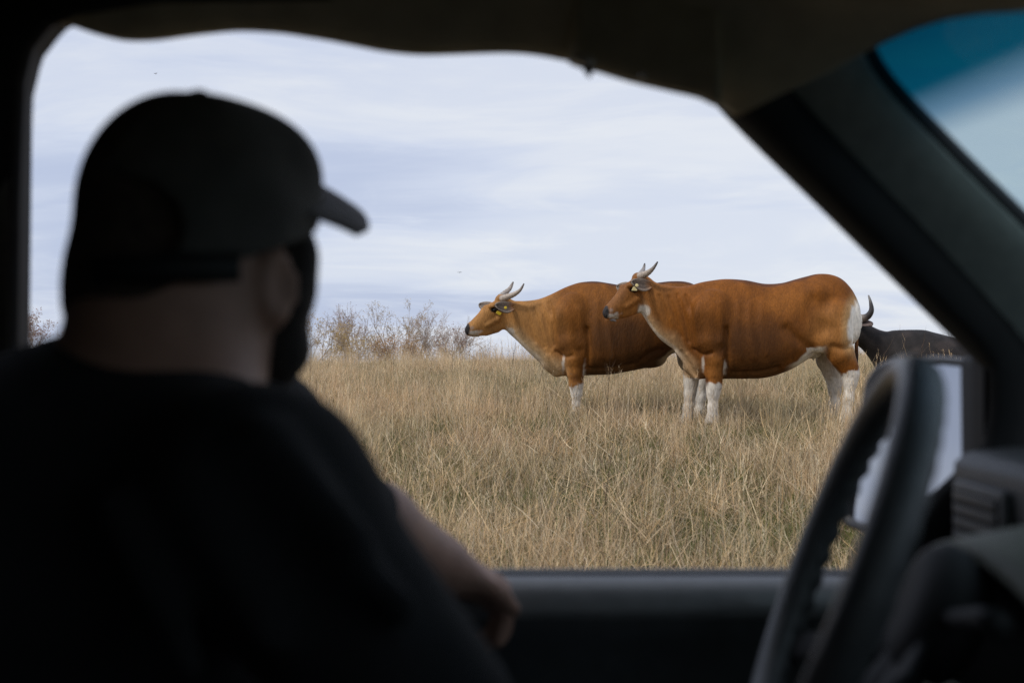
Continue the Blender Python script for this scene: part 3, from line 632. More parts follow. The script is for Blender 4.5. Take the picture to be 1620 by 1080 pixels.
def build_bull():
    D = 13.2; s = D / F; u0 = 1450; x0 = (u0 - 810) * s; gz = float(hz(x0, D)); v0 = proj((x0, D, gz))[1]
    print('bull ground row', v0)
    base = Vector((x0, D, gz)); P = lambda u, v, y=0.0: tuple(at(u, v, D + y) - base)
    root = empty('bull', (x0, D, gz)); tag(root, 'black bull lying in the grass behind the russet cow, one upturned horn showing', 'bull')
    fl = Field((P(1310, 500)[0], -.6, -.05), (P(1600, 500)[0], .6, P(0, 480)[2]), .016)
    b = v0 - 2
    st = [(1362, 513, 545, .10, 0), (1375, 519, 565, .13, 0), (1387, 524.5, 585, .17, 0), (1400, 525, b - 8, .23, .1), (1413, 522.5, b, .30, .25), (1437, 521.5, b, .36, .25), (1460, 521.8, b, .40, .25),
          (1473, 525, b, .42, .2), (1495, 530.5, b, .43, .2), (1520, 537, b, .42, .15), (1545, 544, b, .38, .1), (1562, 556, b, .30, .05), (1574, 575, b - 4, .16, 0)]
    fl.loft([(P(u, 500)[0], P(0, t)[2], P(0, bb)[2], wd, eg) for u, t, bb, wd, eg in st], .02)
    fl.cone(P(1390, 545), P(1352, 522), .17, .14, .06)
    fl.cone(P(1354, 514), P(1336, 538, -.05), .115, .075, .04)
    fl.ell(P(1334, 541, -.06), (.07, .065, .06), .02)
    fl.ell(P(1352, 506), (.09, .12, .06), .03)
    for sg in (-1, 1):   # folded legs
        fl.cone(P(1405, b - 10, sg * .22), P(1385, b - 2, sg * .26), .10, .07, .05)
        fl.cone(P(1385, b - 2, sg * .26), P(1412, b, sg * .28), .06, .05, .03)
        fl.cone(P(1540, b - 22, sg * .30), P(1505, b - 10, sg * .42), .17, .12, .06)
        fl.cone(P(1505, b - 6, sg * .42), P(1535, b - 1, sg * .46), .075, .055, .03)
    V, Fq = fl.mesh(); me = np_mesh('body', V, Fq)
    c = np.tile(np.array((.020, .017, .0165))[None], (len(V), 1)); nz = vnoise(V, 5, 2)
    c = smix(c, (.038, .03, .027), sstep(0, .5, nz)); set_col(me, c)
    link_mesh('body', me, M_COAT, root, keep=False)
    for pts, r in (([(1354, 503, -.08), (1364, 503.5, -.16), (1373, 500, -.22), (1378.5, 491, -.25), (1377.5, 479, -.24), (1374, 467, -.20)], .058),
                   ([(1344, 503, .08), (1338, 503, .18), (1338, 499, .26), (1340, 490, .30), (1340, 482, .28), (1340, 474, .24)], .055)):
        p = catmull([P(*a) for a in pts], 6); n = len(p)
        vs, fs = tube_geo(p, [r * (1 - .86 * (i / (n - 1)) ** 1.4) for i in range(n)], 12)
        o = mesh_obj('horn', vs, fs, M_HORN, root, keep=False); tt = np.repeat(np.arange(n) / (n - 1), 12)
        set_col(o.data, smix(smix(np.tile(np.array((.22, .18, .15))[None], (len(vs), 1)), (.035, .03, .03), sstep(.2, .45, tt)), (.16, .15, .14), sstep(.75, .95, tt)))
    for sg in (-1, 1):
        nt_, ns_ = 10, 7; vs, fs, cl = [], [], []
        b0 = np.array(P(1357, 509, sg * .10)); tp = np.array(P(1378.5, 513 if sg < 0 else 512, sg * .30)); ax = tp - b0; Ln = np.linalg.norm(ax); ax /= Ln
        nrm = np.array((.25, -sg * .6, -.9)); nrm -= ax * (nrm @ ax); nrm /= np.linalg.norm(nrm); sd_ = np.cross(nrm, ax)
        for i in range(nt_):
            t = i / (nt_ - 1); wd = .06 * math.sin(math.pi * (t * .85 + .1)) ** .7
            for j in range(ns_):
                a = -1 + 2 * j / (ns_ - 1); vs.append(b0 + ax * Ln * t + sd_ * a * wd + nrm * .02 * (1 - a * a)); cl.append(np.array((.13, .095, .085)) * (.8 + .3 * (1 - abs(a))))
        for i in range(nt_ - 1):
            for j in range(ns_ - 1): fs.append((i * ns_ + j, i * ns_ + j + 1, (i + 1) * ns_ + j + 1, (i + 1) * ns_ + j))
        o = mesh_obj('ear', vs, fs, M_EAR, root, keep=False); set_col(o.data, cl); o.modifiers.new('thick', 'SOLIDIFY').thickness = .012
        bm = bmesh.new(); bmesh.ops.create_uvsphere(bm, u_segments=10, v_segments=8, radius=.026)
        bmesh.ops.translate(bm, verts=bm.verts, vec=Vector(P(1345, 521, sg * .09))); bm_obj('eye', bm, M_EYE, root, keep=False)
    vs, fs = tube_geo([P(1572, 560), P(1579, 580, .02), P(1578, b - 4, .05), P(1570, b, .1)], [.03, .025, .022, .03], 8)
    o = mesh_obj('tail', vs, fs, M_EAR, root, keep=False); set_col(o.data, np.tile(np.array((.02, .017, .016))[None], (len(vs), 1)))
build_bull()

# ------------------------------------------------------------------ grass (uncountable: instanced tufts)
def grass_mat(name, patch=True):
    m, t, b, out = mat_new(name); L = t.links.new
    a = N(t, 'ShaderNodeAttribute', attribute_name='coat')
    oi = N(t, 'ShaderNodeObjectInfo')
    n = N(t, 'ShaderNodeTexNoise'); n.inputs['Scale'].default_value = 0.55; n.inputs['Detail'].default_value = 4; L(oi.outputs['Location'], n.inputs['Vector'])
    r = ramp(t, [(0.36, (0.84, 0.86, 0.80)), (0.64, (1.10, 1.03, 0.98))]); L(n.outputs[0], r.inputs[0])
    r2 = ramp(t, [(0.0, (0.72, 0.70, 0.68)), (0.5, (1, 1, 1)), (1.0, (1.2, 1.16, 1.06))]); L(oi.outputs['Random'], r2.inputs[0])
    m1 = N(t, 'ShaderNodeMix', data_type='RGBA', blend_type='MULTIPLY'); m1.inputs[0].default_value = 1; L(a.outputs['Color'], m1.inputs[6]); L(r.outputs[0], m1.inputs[7])
    m2 = N(t, 'ShaderNodeMix', data_type='RGBA', blend_type='MULTIPLY'); m2.inputs[0].default_value = 1; L(m1.outputs[2], m2.inputs[6]); L(r2.outputs[0], m2.inputs[7])
    L(m2.outputs[2], b.inputs['Base Color']); b.inputs['Roughness'].default_value = .75; b.inputs['Specular IOR Level'].default_value = .2
    tr = N(t, 'ShaderNodeBsdfTranslucent'); L(m2.outputs[2], tr.inputs[0])
    mx = N(t, 'ShaderNodeMixShader'); mx.inputs[0].default_value = .25; L(b.outputs[0], mx.inputs[1]); L(tr.outputs[0], mx.inputs[2]); L(mx.outputs[0], out.inputs[0])
    return m
M_GRASS = grass_mat('grass_blades')
STRAW = [(.68, .515, .33), (.78, .63, .435), (.56, .42, .27), (.50, .41, .30), (.70, .51, .29), (.30, .225, .15), (.84, .73, .55), (.62, .53, .405), (.24, .18, .13)]
GREEN = [(.13, .165, .055), (.18, .195, .07), (.09, .12, .038), (.21, .205, .085)]
def blade(vs, fs, cs, base, h, az, lean, curve, wdt, col, seg=4, twist=None, seed=0.0):
    d = np.array((math.cos(az), math.sin(az), 0.0))
    tw = az + (math.pi / 2 if twist is None else twist); sidev = np.array((math.cos(tw), math.sin(tw), 0))
    i0 = len(vs); p = np.array(base, float); ang = lean
    for k in range(seg):
        t = k / seg; wv = wdt * (1 - .75 * t)
        vs += [p - sidev * wv, p + sidev * wv]; cc = np.array(col); cs += [cc, cc]
        p = p + (d * math.sin(ang) + np.array((0, 0, math.cos(ang)))) * (h / seg); ang += curve / seg
    vs.append(p); cs.append(np.array(col))
    for k in range(seg - 1):
        a = i0 + 2 * k; fs.append((a, a + 1, a + 3, a + 2))
    a = i0 + 2 * (seg - 1); fs.append((a, a + 1, a + 2))
    return p
TUFTS = bpy.data.collections.new('grass_tuft_kinds')     # source meshes, not linked in the scene
def tuft(kind, i):
    rnd = random.Random(kind * 100 + i); vs, fs, cs = [], [], []
    if kind == 0:       # dry straw tuft
        for _ in range(42):
            a, r_ = rnd.uniform(0, 6.28), .15 * math.sqrt(rnd.random())
            h = rnd.uniform(.08, .30) * (1.5 if rnd.random() < .2 else 1)
            blade(vs, fs, cs, (r_ * math.cos(a), r_ * math.sin(a), -.02), h, rnd.uniform(0, 6.28), abs(rnd.gauss(.30, .28)), rnd.gauss(.35, .7), rnd.uniform(.0015, .0036), rnd.choice(STRAW), 4, rnd.uniform(0, 3.14))
        for _ in range(10):
            a, r_ = rnd.uniform(0, 6.28), .15 * math.sqrt(rnd.random())
            blade(vs, fs, cs, (r_ * math.cos(a), r_ * math.sin(a), -.02), rnd.uniform(.10, .24), rnd.uniform(0, 6.28), abs(rnd.gauss(.5, .3)), rnd.gauss(.6, .5), rnd.uniform(.002, .0035), rnd.choice(GREEN), 3, rnd.uniform(0, 3.14))
    elif kind == 1:     # upright stems with seed heads
        for _ in range(16):
            a, r_ = rnd.uniform(0, 6.28), .12 * math.sqrt(rnd.random())
            az = rnd.uniform(0, 6.28); le = abs(rnd.gauss(.12, .12)); col = rnd.choice(STRAW[:2] + STRAW[6:8] + STRAW[:1])
            tip = blade(vs, fs, cs, (r_ * math.cos(a), r_ * math.sin(a), -.02), rnd.uniform(.36, .62), az, le, rnd.gauss(.12, .2), rnd.uniform(.0016, .0026), col, 5, rnd.uniform(0, 3.14))
            if rnd.random() < .5:
                for q in range(4):
                    blade(vs, fs, cs, tip - np.array((0, 0, .02 * q)), rnd.uniform(.02, .05), rnd.uniform(0, 6.28), .5, .3, .0022, tuple(np.array(col) * .95), 2)
        for _ in range(22):
            a, r_ = rnd.uniform(0, 6.28), .14 * math.sqrt(rnd.random())
            blade(vs, fs, cs, (r_ * math.cos(a), r_ * math.sin(a), -.02), rnd.uniform(.12, .30), rnd.uniform(0, 6.28), abs(rnd.gauss(.35, .25)), rnd.gauss(.5, .5), rnd.uniform(.0015, .0034), rnd.choice(STRAW), 4, rnd.uniform(0, 3.14))
    elif kind == 2:     # low green growth with litter
        for _ in range(44):
            a, r_ = rnd.uniform(0, 6.28), .18 * math.sqrt(rnd.random())
            col = rnd.choice(GREEN) if rnd.random() < .8 else rnd.choice(STRAW)
            blade(vs, fs, cs, (r_ * math.cos(a), r_ * math.sin(a), -.02), rnd.uniform(.07, .22), rnd.uniform(0, 6.28), abs(rnd.gauss(.55, .35)), rnd.gauss(.7, .5), rnd.uniform(.0018, .0034), col, 3, rnd.uniform(0, 3.14))
    elif kind == 3:     # fallen, bent straw lying across
        for _ in range(26):
            a, r_ = rnd.uniform(0, 6.28), .2 * math.sqrt(rnd.random())
            blade(vs, fs, cs, (r_ * math.cos(a), r_ * math.sin(a), rnd.uniform(0, .1)), rnd.uniform(.16, .42), rnd.uniform(0, 6.28), rnd.uniform(.7, 1.5), rnd.gauss(.1, .5), rnd.uniform(.0015, .0036), rnd.choice(STRAW), 4, rnd.uniform(0, 3.14))
    elif kind == 4:     # single tall dead forb, grey-brown, branching
        col = rnd.choice([(.16, .12, .085), (.22, .17, .12), (.12, .085, .06), (.42, .33, .22)])
        az = rnd.uniform(0, 6.28); H_ = rnd.uniform(.45, .75); le = abs(rnd.gauss(.1, .1))
        for q in range(2):
            blade(vs, fs, cs, (0, 0, -.02), H_, az, le, .1, .0028, col, 6, q * 1.57)
        for q in range(rnd.randint(3, 8)):
            t = rnd.uniform(.35, .95); b_ = np.array((math.cos(az) * math.sin(le) * H_ * t, math.sin(az) * math.sin(le) * H_ * t, H_ * t * math.cos(le)))
            blade(vs, fs, cs, b_, rnd.uniform(.05, .2), rnd.uniform(0, 6.28), rnd.uniform(.4, .9), -.3, .0018, col, 3, rnd.uniform(0, 3))
    me = bpy.data.meshes.new('tuft'); me.from_pydata([tuple(v) for v in vs], [], fs); me.update(); set_col(me, cs); me.materials.append(M_GRASS)
    o = bpy.data.objects.new('tuft_%d%02d' % (kind, i), me); TUFTS.objects.link(o)
KINDS = [(0, 12), (1, 8), (2, 8), (3, 6), (4, 8)]
OFFS = {}; kk = 0
for kind, cnt in KINDS:
    OFFS[kind] = (kk, cnt); kk += cnt
    for i in range(cnt): tuft(kind, i)

def scatter(name, label, pts, idx, scl, tilt):
    me = bpy.data.meshes.new(name); me.vertices.add(len(pts)); me.vertices.foreach_set('co', np.asarray(pts, np.float32).ravel())
    rot = np.stack([RNG.normal(0, tilt, len(pts)), RNG.normal(0, tilt, len(pts)), RNG.uniform(0, 6.283, len(pts))], 1)
    a = me.attributes.new('rot', 'FLOAT_VECTOR', 'POINT'); a.data.foreach_set('vector', rot.astype(np.float32).ravel())
    a = me.attributes.new('scl', 'FLOAT', 'POINT'); a.data.foreach_set('value', np.asarray(scl, np.float32))
    a = me.attributes.new('pick', 'INT', 'POINT'); a.data.foreach_set('value', np.asarray(idx, np.int32))
    o = bpy.data.objects.new(name, me); COL.objects.link(o); tag(o, label, kind='stuff')
    g = bpy.data.node_groups.new('scatter', 'GeometryNodeTree')
    g.interface.new_socket('Geometry', in_out='INPUT', socket_type='NodeSocketGeometry'); g.interface.new_socket('Geometry', in_out='OUTPUT', socket_type='NodeSocketGeometry')
    gi = g.nodes.new('NodeGroupInput'); go = g.nodes.new('NodeGroupOutput'); L = g.links.new
    ci = g.nodes.new('GeometryNodeCollectionInfo'); ci.inputs['Collection'].default_value = TUFTS
    ci.inputs['Separate Children'].default_value = True; ci.inputs['Reset Children'].default_value = True
    ip = g.nodes.new('GeometryNodeInstanceOnPoints'); ip.inputs['Pick Instance'].default_value = True
    def attr(nm, dt):
        n = g.nodes.new('GeometryNodeInputNamedAttribute'); n.data_type = dt; n.inputs[0].default_value = nm
        return [x for x in n.outputs if x.enabled][0]
    L(gi.outputs[0], ip.inputs['Points']); L(ci.outputs[0], ip.inputs['Instance']); L(attr('pick', 'INT'), ip.inputs['Instance Index'])
    L(attr('rot', 'FLOAT_VECTOR'), ip.inputs['Rotation']); L(attr('scl', 'FLOAT'), ip.inputs['Scale']); L(ip.outputs[0], go.inputs[0])
    md = o.modifiers.new('scatter', 'NODES'); md.node_group = g
    return o
def pts_in(y0, y1, dens, margin=1.6, hw=.56):
    n = int((y1 - y0) * (2 * (hw * y1 + margin)) * dens)
    y = RNG.uniform(y0, y1, n); x = RNG.uniform(-1, 1, n) * (hw * y1 + margin); m = np.abs(x) < hw * y + margin
    x, y = x[m], y[m]; return np.stack([x, y, hz(x, y)], 1)
def pn(p, sc, seed): return np.array([noise.noise(Vector((a[0] * sc + seed, a[1] * sc, seed))) for a in p])
def fill(kind, zones, smin, smax, name, label, tilt, mask=None):
    P_ = []; 
    for y0, y1, d in zones: P_.append(pts_in(y0, y1, d))
    p = np.concatenate(P_)
    if mask is not None:
        keep = RNG.random(len(p)) < mask(p); p = p[keep]
    o0, c = OFFS[kind]
    scatter(name, label, p, RNG.integers(o0, o0 + c, len(p)), RNG.uniform(smin, smax, len(p)), tilt)
    return len(p)
print('grass', fill(0, [(2.2, 8, 62), (8, 14, 46), (14, 21, 34), (21, 28, 16)], .6, 1.08, 'dry_grass', 'dense straw coloured dry grass covering the whole meadow', .12,
                    lambda p: .20 + .80 * sstep(-.20, .16, pn(p, .75, 3.1) + .35 * pn(p, 2.3, 8.0))))
print('stems', fill(1, [(2.2, 9, 20), (9, 16, 14), (16, 28, 9)], .65, 1.12, 'seed_stems', 'upright straw stems with seed heads rising over the dry grass', .08,
                    lambda p: .12 + .88 * sstep(-.1, .3, pn(p, .9, 11.7))))
print('green', fill(2, [(2.2, 9, 50), (9, 16, 30), (16, 26, 14)], .8, 1.3, 'green_grass', 'low green grass showing between the dry straw', .1,
                    lambda p: .35 + .65 * sstep(.18, -.16, pn(p, .75, 3.1))))
print('fallen', fill(3, [(2.2, 9, 13), (9, 16, 10), (16, 26, 6)], .8, 1.2, 'fallen_straw', 'bent straw lying across the grass', .15))
print('forbs', fill(4, [(2.5, 9, .8), (9, 20, 1.0), (20, 27, 1.6)], .7, 1.3, 'dead_weed_stalks', 'thin dead branching weed stalks among the grass', .12))

# ------------------------------------------------------------------ shrubs on the crest
M_BARK = plain('twig_bark', (.42, .33, .265), .9, .25, 20)
def leaf_mat(name, cols):
    m, t, b, out = mat_new(name); L = t.links.new
    g = N(t, 'ShaderNodeNewGeometry'); r = ramp(t, [(i / max(1, len(cols) - 1), c) for i, c in enumerate(cols)]); L(g.outputs['Random Per Island'], r.inputs[0])
    L(r.outputs[0], b.inputs['Base Color']); b.inputs['Roughness'].default_value = .7
    tr = N(t, 'ShaderNodeBsdfTranslucent'); L(r.outputs[0], tr.inputs[0]); mx = N(t, 'ShaderNodeMixShader'); mx.inputs[0].default_value = .3
    L(b.outputs[0], mx.inputs[1]); L(tr.outputs[0], mx.inputs[2]); L(mx.outputs[0], out.inputs[0]); return m
M_LY = leaf_mat('yellow_leaves', [(.50, .36, .13), (.38, .26, .12), (.56, .42, .20)])
M_LO = leaf_mat('orange_leaves', [(.46, .26, .11), (.38, .22, .12), (.52, .34, .15)])
M_LR = leaf_mat('russet_leaves', [(.30, .17, .14), (.36, .22, .17), (.26, .15, .11)])
def shrub(px0, px1, topy, D, stems, lmat, nleaf, label, seed, name='shrub', spread=.5, thick=.028, leaf=.05, levels=4):
    rnd = random.Random(seed); cx = (px0 + px1) / 2; s = D / F
    x = (cx - 810) * s; gz = float(hz(x, D)); topz = at(cx, topy, D).z; Ht = topz - gz; hwid = (px1 - px0) / 2 * s
    root = empty(name, (x, D, gz)); tag(root, label, 'tree' if name == 'tree' else 'shrub', 'bare shrubs and trees along the crest')
    tv, tf, cv, cf, lv, lf = [], [], [], [], [], []
    tips = []
    def add(vs, fs, pts, rad, n):
        a, b = tube_geo(pts, rad, n, caps=False); o = len(vs); vs += a; fs += [tuple(i + o for i in f) for f in b]
    def grow(p, d, ln, r, lev):
        k = 3 if lev > 1 else 4; pts = [p]; q = p.copy(); dd = d.copy()
        for i in range(k):
            dd = (dd + Vector((rnd.gauss(0, .16), rnd.gauss(0, .16), rnd.gauss(.04, .10)))).normalized(); q = q + dd * ln / k; pts.append(q.copy())
        rad = [max(r * (1 - .55 * i / k), .0035) for i in range(k + 1)]
        if lev == 0: add(tv, tf, pts, rad, 6)
        else: add(cv, cf, pts, rad, 4 if lev < 3 else 3)
        if lev >= levels: tips.append((pts[-1], dd)); tips.append((pts[-2], dd)); return
        nb = rnd.randint(2, 3) if lev else rnd.randint(3, 5)
        for i in range(nb):
            t = rnd.uniform(.3, 1) if lev else rnd.uniform(.22, 1); j = min(int(t * k), k - 1); bp = pts[j].lerp(pts[j + 1], t * k - j)
            an = rnd.uniform(0, 6.28); sp = rnd.uniform(.45, 1.1)
            u = dd.orthogonal().normalized(); u.rotate(Matrix.Rotation(an, 3, dd)); nd = (dd * math.cos(sp) + u * math.sin(sp) + Vector((0, 0, .22))).normalized()
            grow(bp, nd, ln * rnd.uniform(.45, .72), max(r * .5, .004), lev + 1)
        grow(pts[-1], dd, ln * .6, max(r * .5, .004), lev + 1)
    for i in range(stems):
        a = rnd.uniform(0, 6.28); off = hwid * .35 * (0 if stems == 1 else 1)
        p = Vector((off * math.cos(a) , off * math.sin(a), -.05)); lean = rnd.uniform(.02, spread) if stems > 1 else .05
        grow(p, Vector((math.cos(a) * lean, math.sin(a) * lean, 1)).normalized(), 1.0, thick * rnd.uniform(.7, 1.1), 0)
    allv = tv + cv
    zs = sorted(v.z for v in allv); zmax = zs[int(len(zs) * .997)]; xs_ = sorted(abs(v.x) for v in allv); xm = max(xs_[int(len(xs_) * .95)], .1)
    sz = Ht / zmax; sx = hwid / xm; sx = min(max(sx, sz * .8), sz * 1.6)
    for v in allv: v.x *= sx; v.y *= sx; v.z *= sz
    for _ in range(int(nleaf * 1.7)):
        p, d = rnd.choice(tips); p = Vector((p.x * sx, p.y * sx, p.z * sz)) + Vector((rnd.gauss(0, .06), rnd.gauss(0, .06), rnd.gauss(0, .06)))
        u = Vector((rnd.gauss(0, 1), rnd.gauss(0, 1), rnd.gauss(0, 1))).normalized(); v = u.orthogonal().normalized(); l = leaf * rnd.uniform(.6, 1.3)
        o = len(lv); lv += [p, p + u * l * .5 + v * l * .3, p + u * l, p + u * l * .5 - v * l * .3]; lf.append((o, o + 1, o + 2, o + 3))
    mesh_obj('trunk', tv, tf, M_BARK, root, keep=False)
    c = mesh_obj('crown', cv, cf, M_BARK, root, keep=False)
    if lv: mesh_obj('leaves', lv, lf, lmat, c, smooth=False, keep=False)
shrub(462, 514, 484, 33, 3, M_LY, 900, 'yellow leaved leaning tree beside the driver\'s beard', 1, 'tree', .4, .03)
shrub(520, 550, 515, 31, 4, M_LY, 650, 'small yellow leaved shrub between the leaning tree and broad bare shrub', 2)
shrub(534, 596, 486, 36, 5, M_LR, 420, 'broad grey bare shrub with many forking stems', 3, spread=.5)
shrub(598, 662, 474, 38, 2, M_LY, 620, 'tallest bare tree on the crest with two forked trunks', 4, 'tree', .35, .04)
shrub(590, 628, 530, 30, 5, M_LO, 800, 'low orange leaved shrub at the foot of the tallest tree', 5)
shrub(655, 694, 494, 40, 4, M_LR, 260, 'thin twiggy shrub just right of the tallest tree', 6, spread=.3)
shrub(688, 742, 514, 34, 6, M_LR, 650, 'low reddish brown brush below the tan cow\'s muzzle', 7, spread=.6)
shrub(700, 736, 494, 44, 3, M_LR, 60, 'faint sparse bare shrub behind the reddish brush', 8, spread=.3, thick=.02)
shrub(628, 690, 528, 31, 6, M_LO, 600, 'dull orange brush between the tallest tree and the reddish brush', 9, spread=.7)
shrub(748, 800, 542, 34, 5, M_LR, 60, 'sparse dead twigs standing under the tan cow\'s jaw', 10, spread=.5, thick=.014, levels=3)
shrub(18, 78, 490, 30, 4, M_LR, 900, 'russet leaved shrub beside the dark door pillar', 12, spread=.4)
shrub(70, 118, 520, 32, 6, M_LR, 120, 'low dry brush between the russet shrub and the driver\'s neck', 13, spread=.6, thick=.014, levels=3)
shrub(548, 600, 528, 30, 6, M_LY, 420, 'low pale yellow brush under the broad bare shrub', 14, spread=.7, levels=3)

# ------------------------------------------------------------------ distant bird
def bird(px, py, D, span, label):
    p = at(px, py, D); root = empty('bird', p); tag(root, label, 'bird', 'distant birds')
    vs, fs = tube_geo([(-.16, 0, .0), (-.06, 0, .01), (.06, 0, .005), (.2, 0, 0)], [.015, .05, .045, .01], 8)
    mesh_obj('body', vs, fs, M_BIRD, root, keep=False)
    for sg in (-1, 1):
        vs = [(-.05, 0, .02), (.07, 0, .02), (.09, sg * span * .3, .10), (-.04, sg * span * .3, .11), (.06, sg * span * .5, .05), (.02, sg * span * .52, .05)]
        o = mesh_obj('wing', vs, [(0, 1, 2, 3), (3, 2, 4, 5)], M_BIRD, root, keep=False); o.modifiers.new('thick', 'SOLIDIFY').thickness = .012
    root.rotation_euler = (0, R(8), R(70))
bird(727, 431, 150, .75, 'tiny dark bird in the sky above the bare trees')
bird(246, 117, 170, .75, 'tiny faint bird high in the sky over the cap')

# ------------------------------------------------------------------ vehicle cabin (front of the vehicle towards +X)
car = empty('off_road_vehicle', (0, .42, 0)); tag(car, 'dark vehicle cabin with open driver window, steering wheel and sagging headliner', 'car')
EZ = EYE.z
def sweep_loop(name, loop, sect, mat, parent, closed=True):
    """loop: list of Vector; sect: list of (outwards, dy) in the loop's plane"""
    n = len(loop); c = sum(loop, Vector()) / n; vs, fs = [], []; m = len(sect)
    for i, p in enumerate(loop):
        t = (loop[(i + 1) % n] - loop[i - 1]); nrm = Vector((t.z, 0, -t.x)).normalized()
        if nrm.dot(Vector((p.x - c.x, 0, p.z - c.z))) < 0: nrm = -nrm
        lim = .05 if (nrm.x > .25 or p.x > .12) and nrm.z > -.5 else .5
        for o, dy in sect: vs.append(p + nrm * min(o, lim) + Vector((0, dy, 0)))
    for i in range(n if closed else n - 1):
        for k in range(m - 1): fs.append((i * m + k, ((i + 1) % n) * m + k, ((i + 1) % n) * m + k + 1, i * m + k + 1))
    return mesh_obj(name, vs, fs, mat, parent)
def yside(z): return 1.27 - .20 * max(0, (z - EZ + .28)) / .65       # the side leans in towards the roof
def sidept(px, py):
    Y = 1.25
    for _ in range(6): Y = yside(at(px, py, Y).z)
    return at(px, py, Y)
# driver door: window frame, lower panel
door = empty('driver_door', (0, 1.27, .9), car); door.location -= car.location
win_px = [(30, 915), (29, 700), (29, 560), (33, 300), (40, 130), (52, 78), (78, 44), (120, 25), (250, 5), (600, 0), (900, 20), (1050, 60), (1130, 110), (1180, 175),
          (1300, 300), (1430, 430), (1540, 540), (1566, 580), (1566, 650), (1556, 700), (1520, 738), (1480, 775), (1450, 820), (1428, 870), (1400, 912), (1200, 912), (800, 912), (300, 915)]
loop = [sidept(*p) for p in win_px]
lp = []
for i in range(len(loop)):       # round the corners
    a, b = loop[i], loop[(i + 1) % len(loop)]
    k = 4
    lp += [Vector(c) for c in [a.lerp(b, j / k) for j in range(k)]]
sweep_loop('window_frame', lp, [(.03, .05), (.014, .03), (0, .0), (.01, -.008), (.03, -.010), (.05, -.008), (.07, .0), (.30, .015), (.30, .08), (.03, .08), (.03, .05)], M_RUB, door)
def extrude_profile(name, prof, x0, x1, mat, parent, axis='x', caps=True, nx=2):
    vs, fs = [], []; n = len(prof)
    for i in range(nx):
        t = x0 + (x1 - x0) * i / (nx - 1)
        for a, b in prof: vs.append((t, a, b) if axis == 'x' else (a, t, b))
    for i in range(nx - 1):
        for k in range(n): fs.append((i * n + k, i * n + (k + 1) % n, (i + 1) * n + (k + 1) % n, (i + 1) * n + k))
    if caps: fs.append(tuple(range(n))); fs.append(tuple(range((nx - 1) * n, nx * n))[::-1])
    bm = bmesh.new(); bv = [bm.verts.new(v) for v in vs]
    for f in fs: bm.faces.new([bv[i] for i in f])
    o = bm_obj(name, bm, mat, parent); autosmooth(o, 50); return o
dz = lambda z: EZ + z
def rounded(pts, m=4): return [tuple(p) for p in catmull(pts + [pts[0]], m)][:-1]
panel = [(1.335, dz(-.275)), (1.31, dz(-.268)), (1.275, dz(-.2705)), (1.25, dz(-.277)), (1.232, dz(-.292)), (1.226, dz(-.315)), (1.232, dz(-.345)), (1.24, dz(-.375)), (1.243, dz(-.40)), (1.243, dz(-.95)), (1.335, dz(-.95))]
extrude_profile('door_panel', panel, -.70, .64, M_DOOR, door)
arm = rounded([(1.25, dz(-.425)), (1.19, dz(-.42)), (1.165, dz(-.432)), (1.16, dz(-.46)), (1.18, dz(-.49)), (1.25, dz(-.50))], 4)
extrude_profile('armrest', arm, -.45, .42, M_TRIM, door)
M_SILL = plain('sill_highlight_vinyl', (.19, .195, .20), .30, .1, 40, 0.15, 300, spec=.6)  # paler than the door panel: skylight on the sill put into the colour
extrude_profile('sill_highlight_cap', rounded([(1.262, dz(-.2665)), (1.245, dz(-.2705)), (1.230, dz(-.282)), (1.222, dz(-.300)), (1.226, dz(-.312)), (1.24, dz(-.30)), (1.262, dz(-.285))], 3), -.62, .60, M_SILL, door)
box('window_seal', (-.62, 1.264, dz(-.2715)), (.60, 1.276, dz(-.2635)), M_RUB, door, .003)
extrude_profile('outer_skin', [(1.34, dz(-.28)), (1.37, dz(-.45)), (1.38, dz(-.8)), (1.34, dz(-1.0)), (1.345, dz(-1.0)), (1.386, dz(-.8)), (1.376, dz(-.45)), (1.346, dz(-.275))], -.70, .64, M_PAINT, door)

# centre (B) pillar at the left
bp = empty('door_pillar', (-.7, 1.2, 1.2), car); bp.location -= car.location
pp = [sidept(-62, 1000), sidept(-60, 560), sidept(-50, 200), sidept(-30, 40), sidept(0, -60), sidept(30, -140)]
vs, fs = tube_geo([p + Vector((-.01, -.045, 0)) for p in catmull(pp, 5)], [.042] * 26, 14, flat=(1, .6), upv=(1, 0, 0))
mesh_obj('pillar_trim', vs, fs, M_TRIM, bp)
box('pillar_post', (-.95, 1.215, .5), (-.655, 1.36, 1.98), M_RUB, bp, .01)
# seat belt hanging by the pillar
bl = [at(-6, 1100, 1.12), at(-8, 700, 1.12), at(-10, 300, 1.12), at(-14, 20, 1.12), at(-16, -60, 1.12)]
vs, fs = tube_geo(bl, [.024] * 5, 8, flat=(1, .06), upv=(1, -.35, 0)); mesh_obj('seat_belt', vs, fs, plain('belt_webbing', (.16, .15, .135), .8, .1, 80), bp)

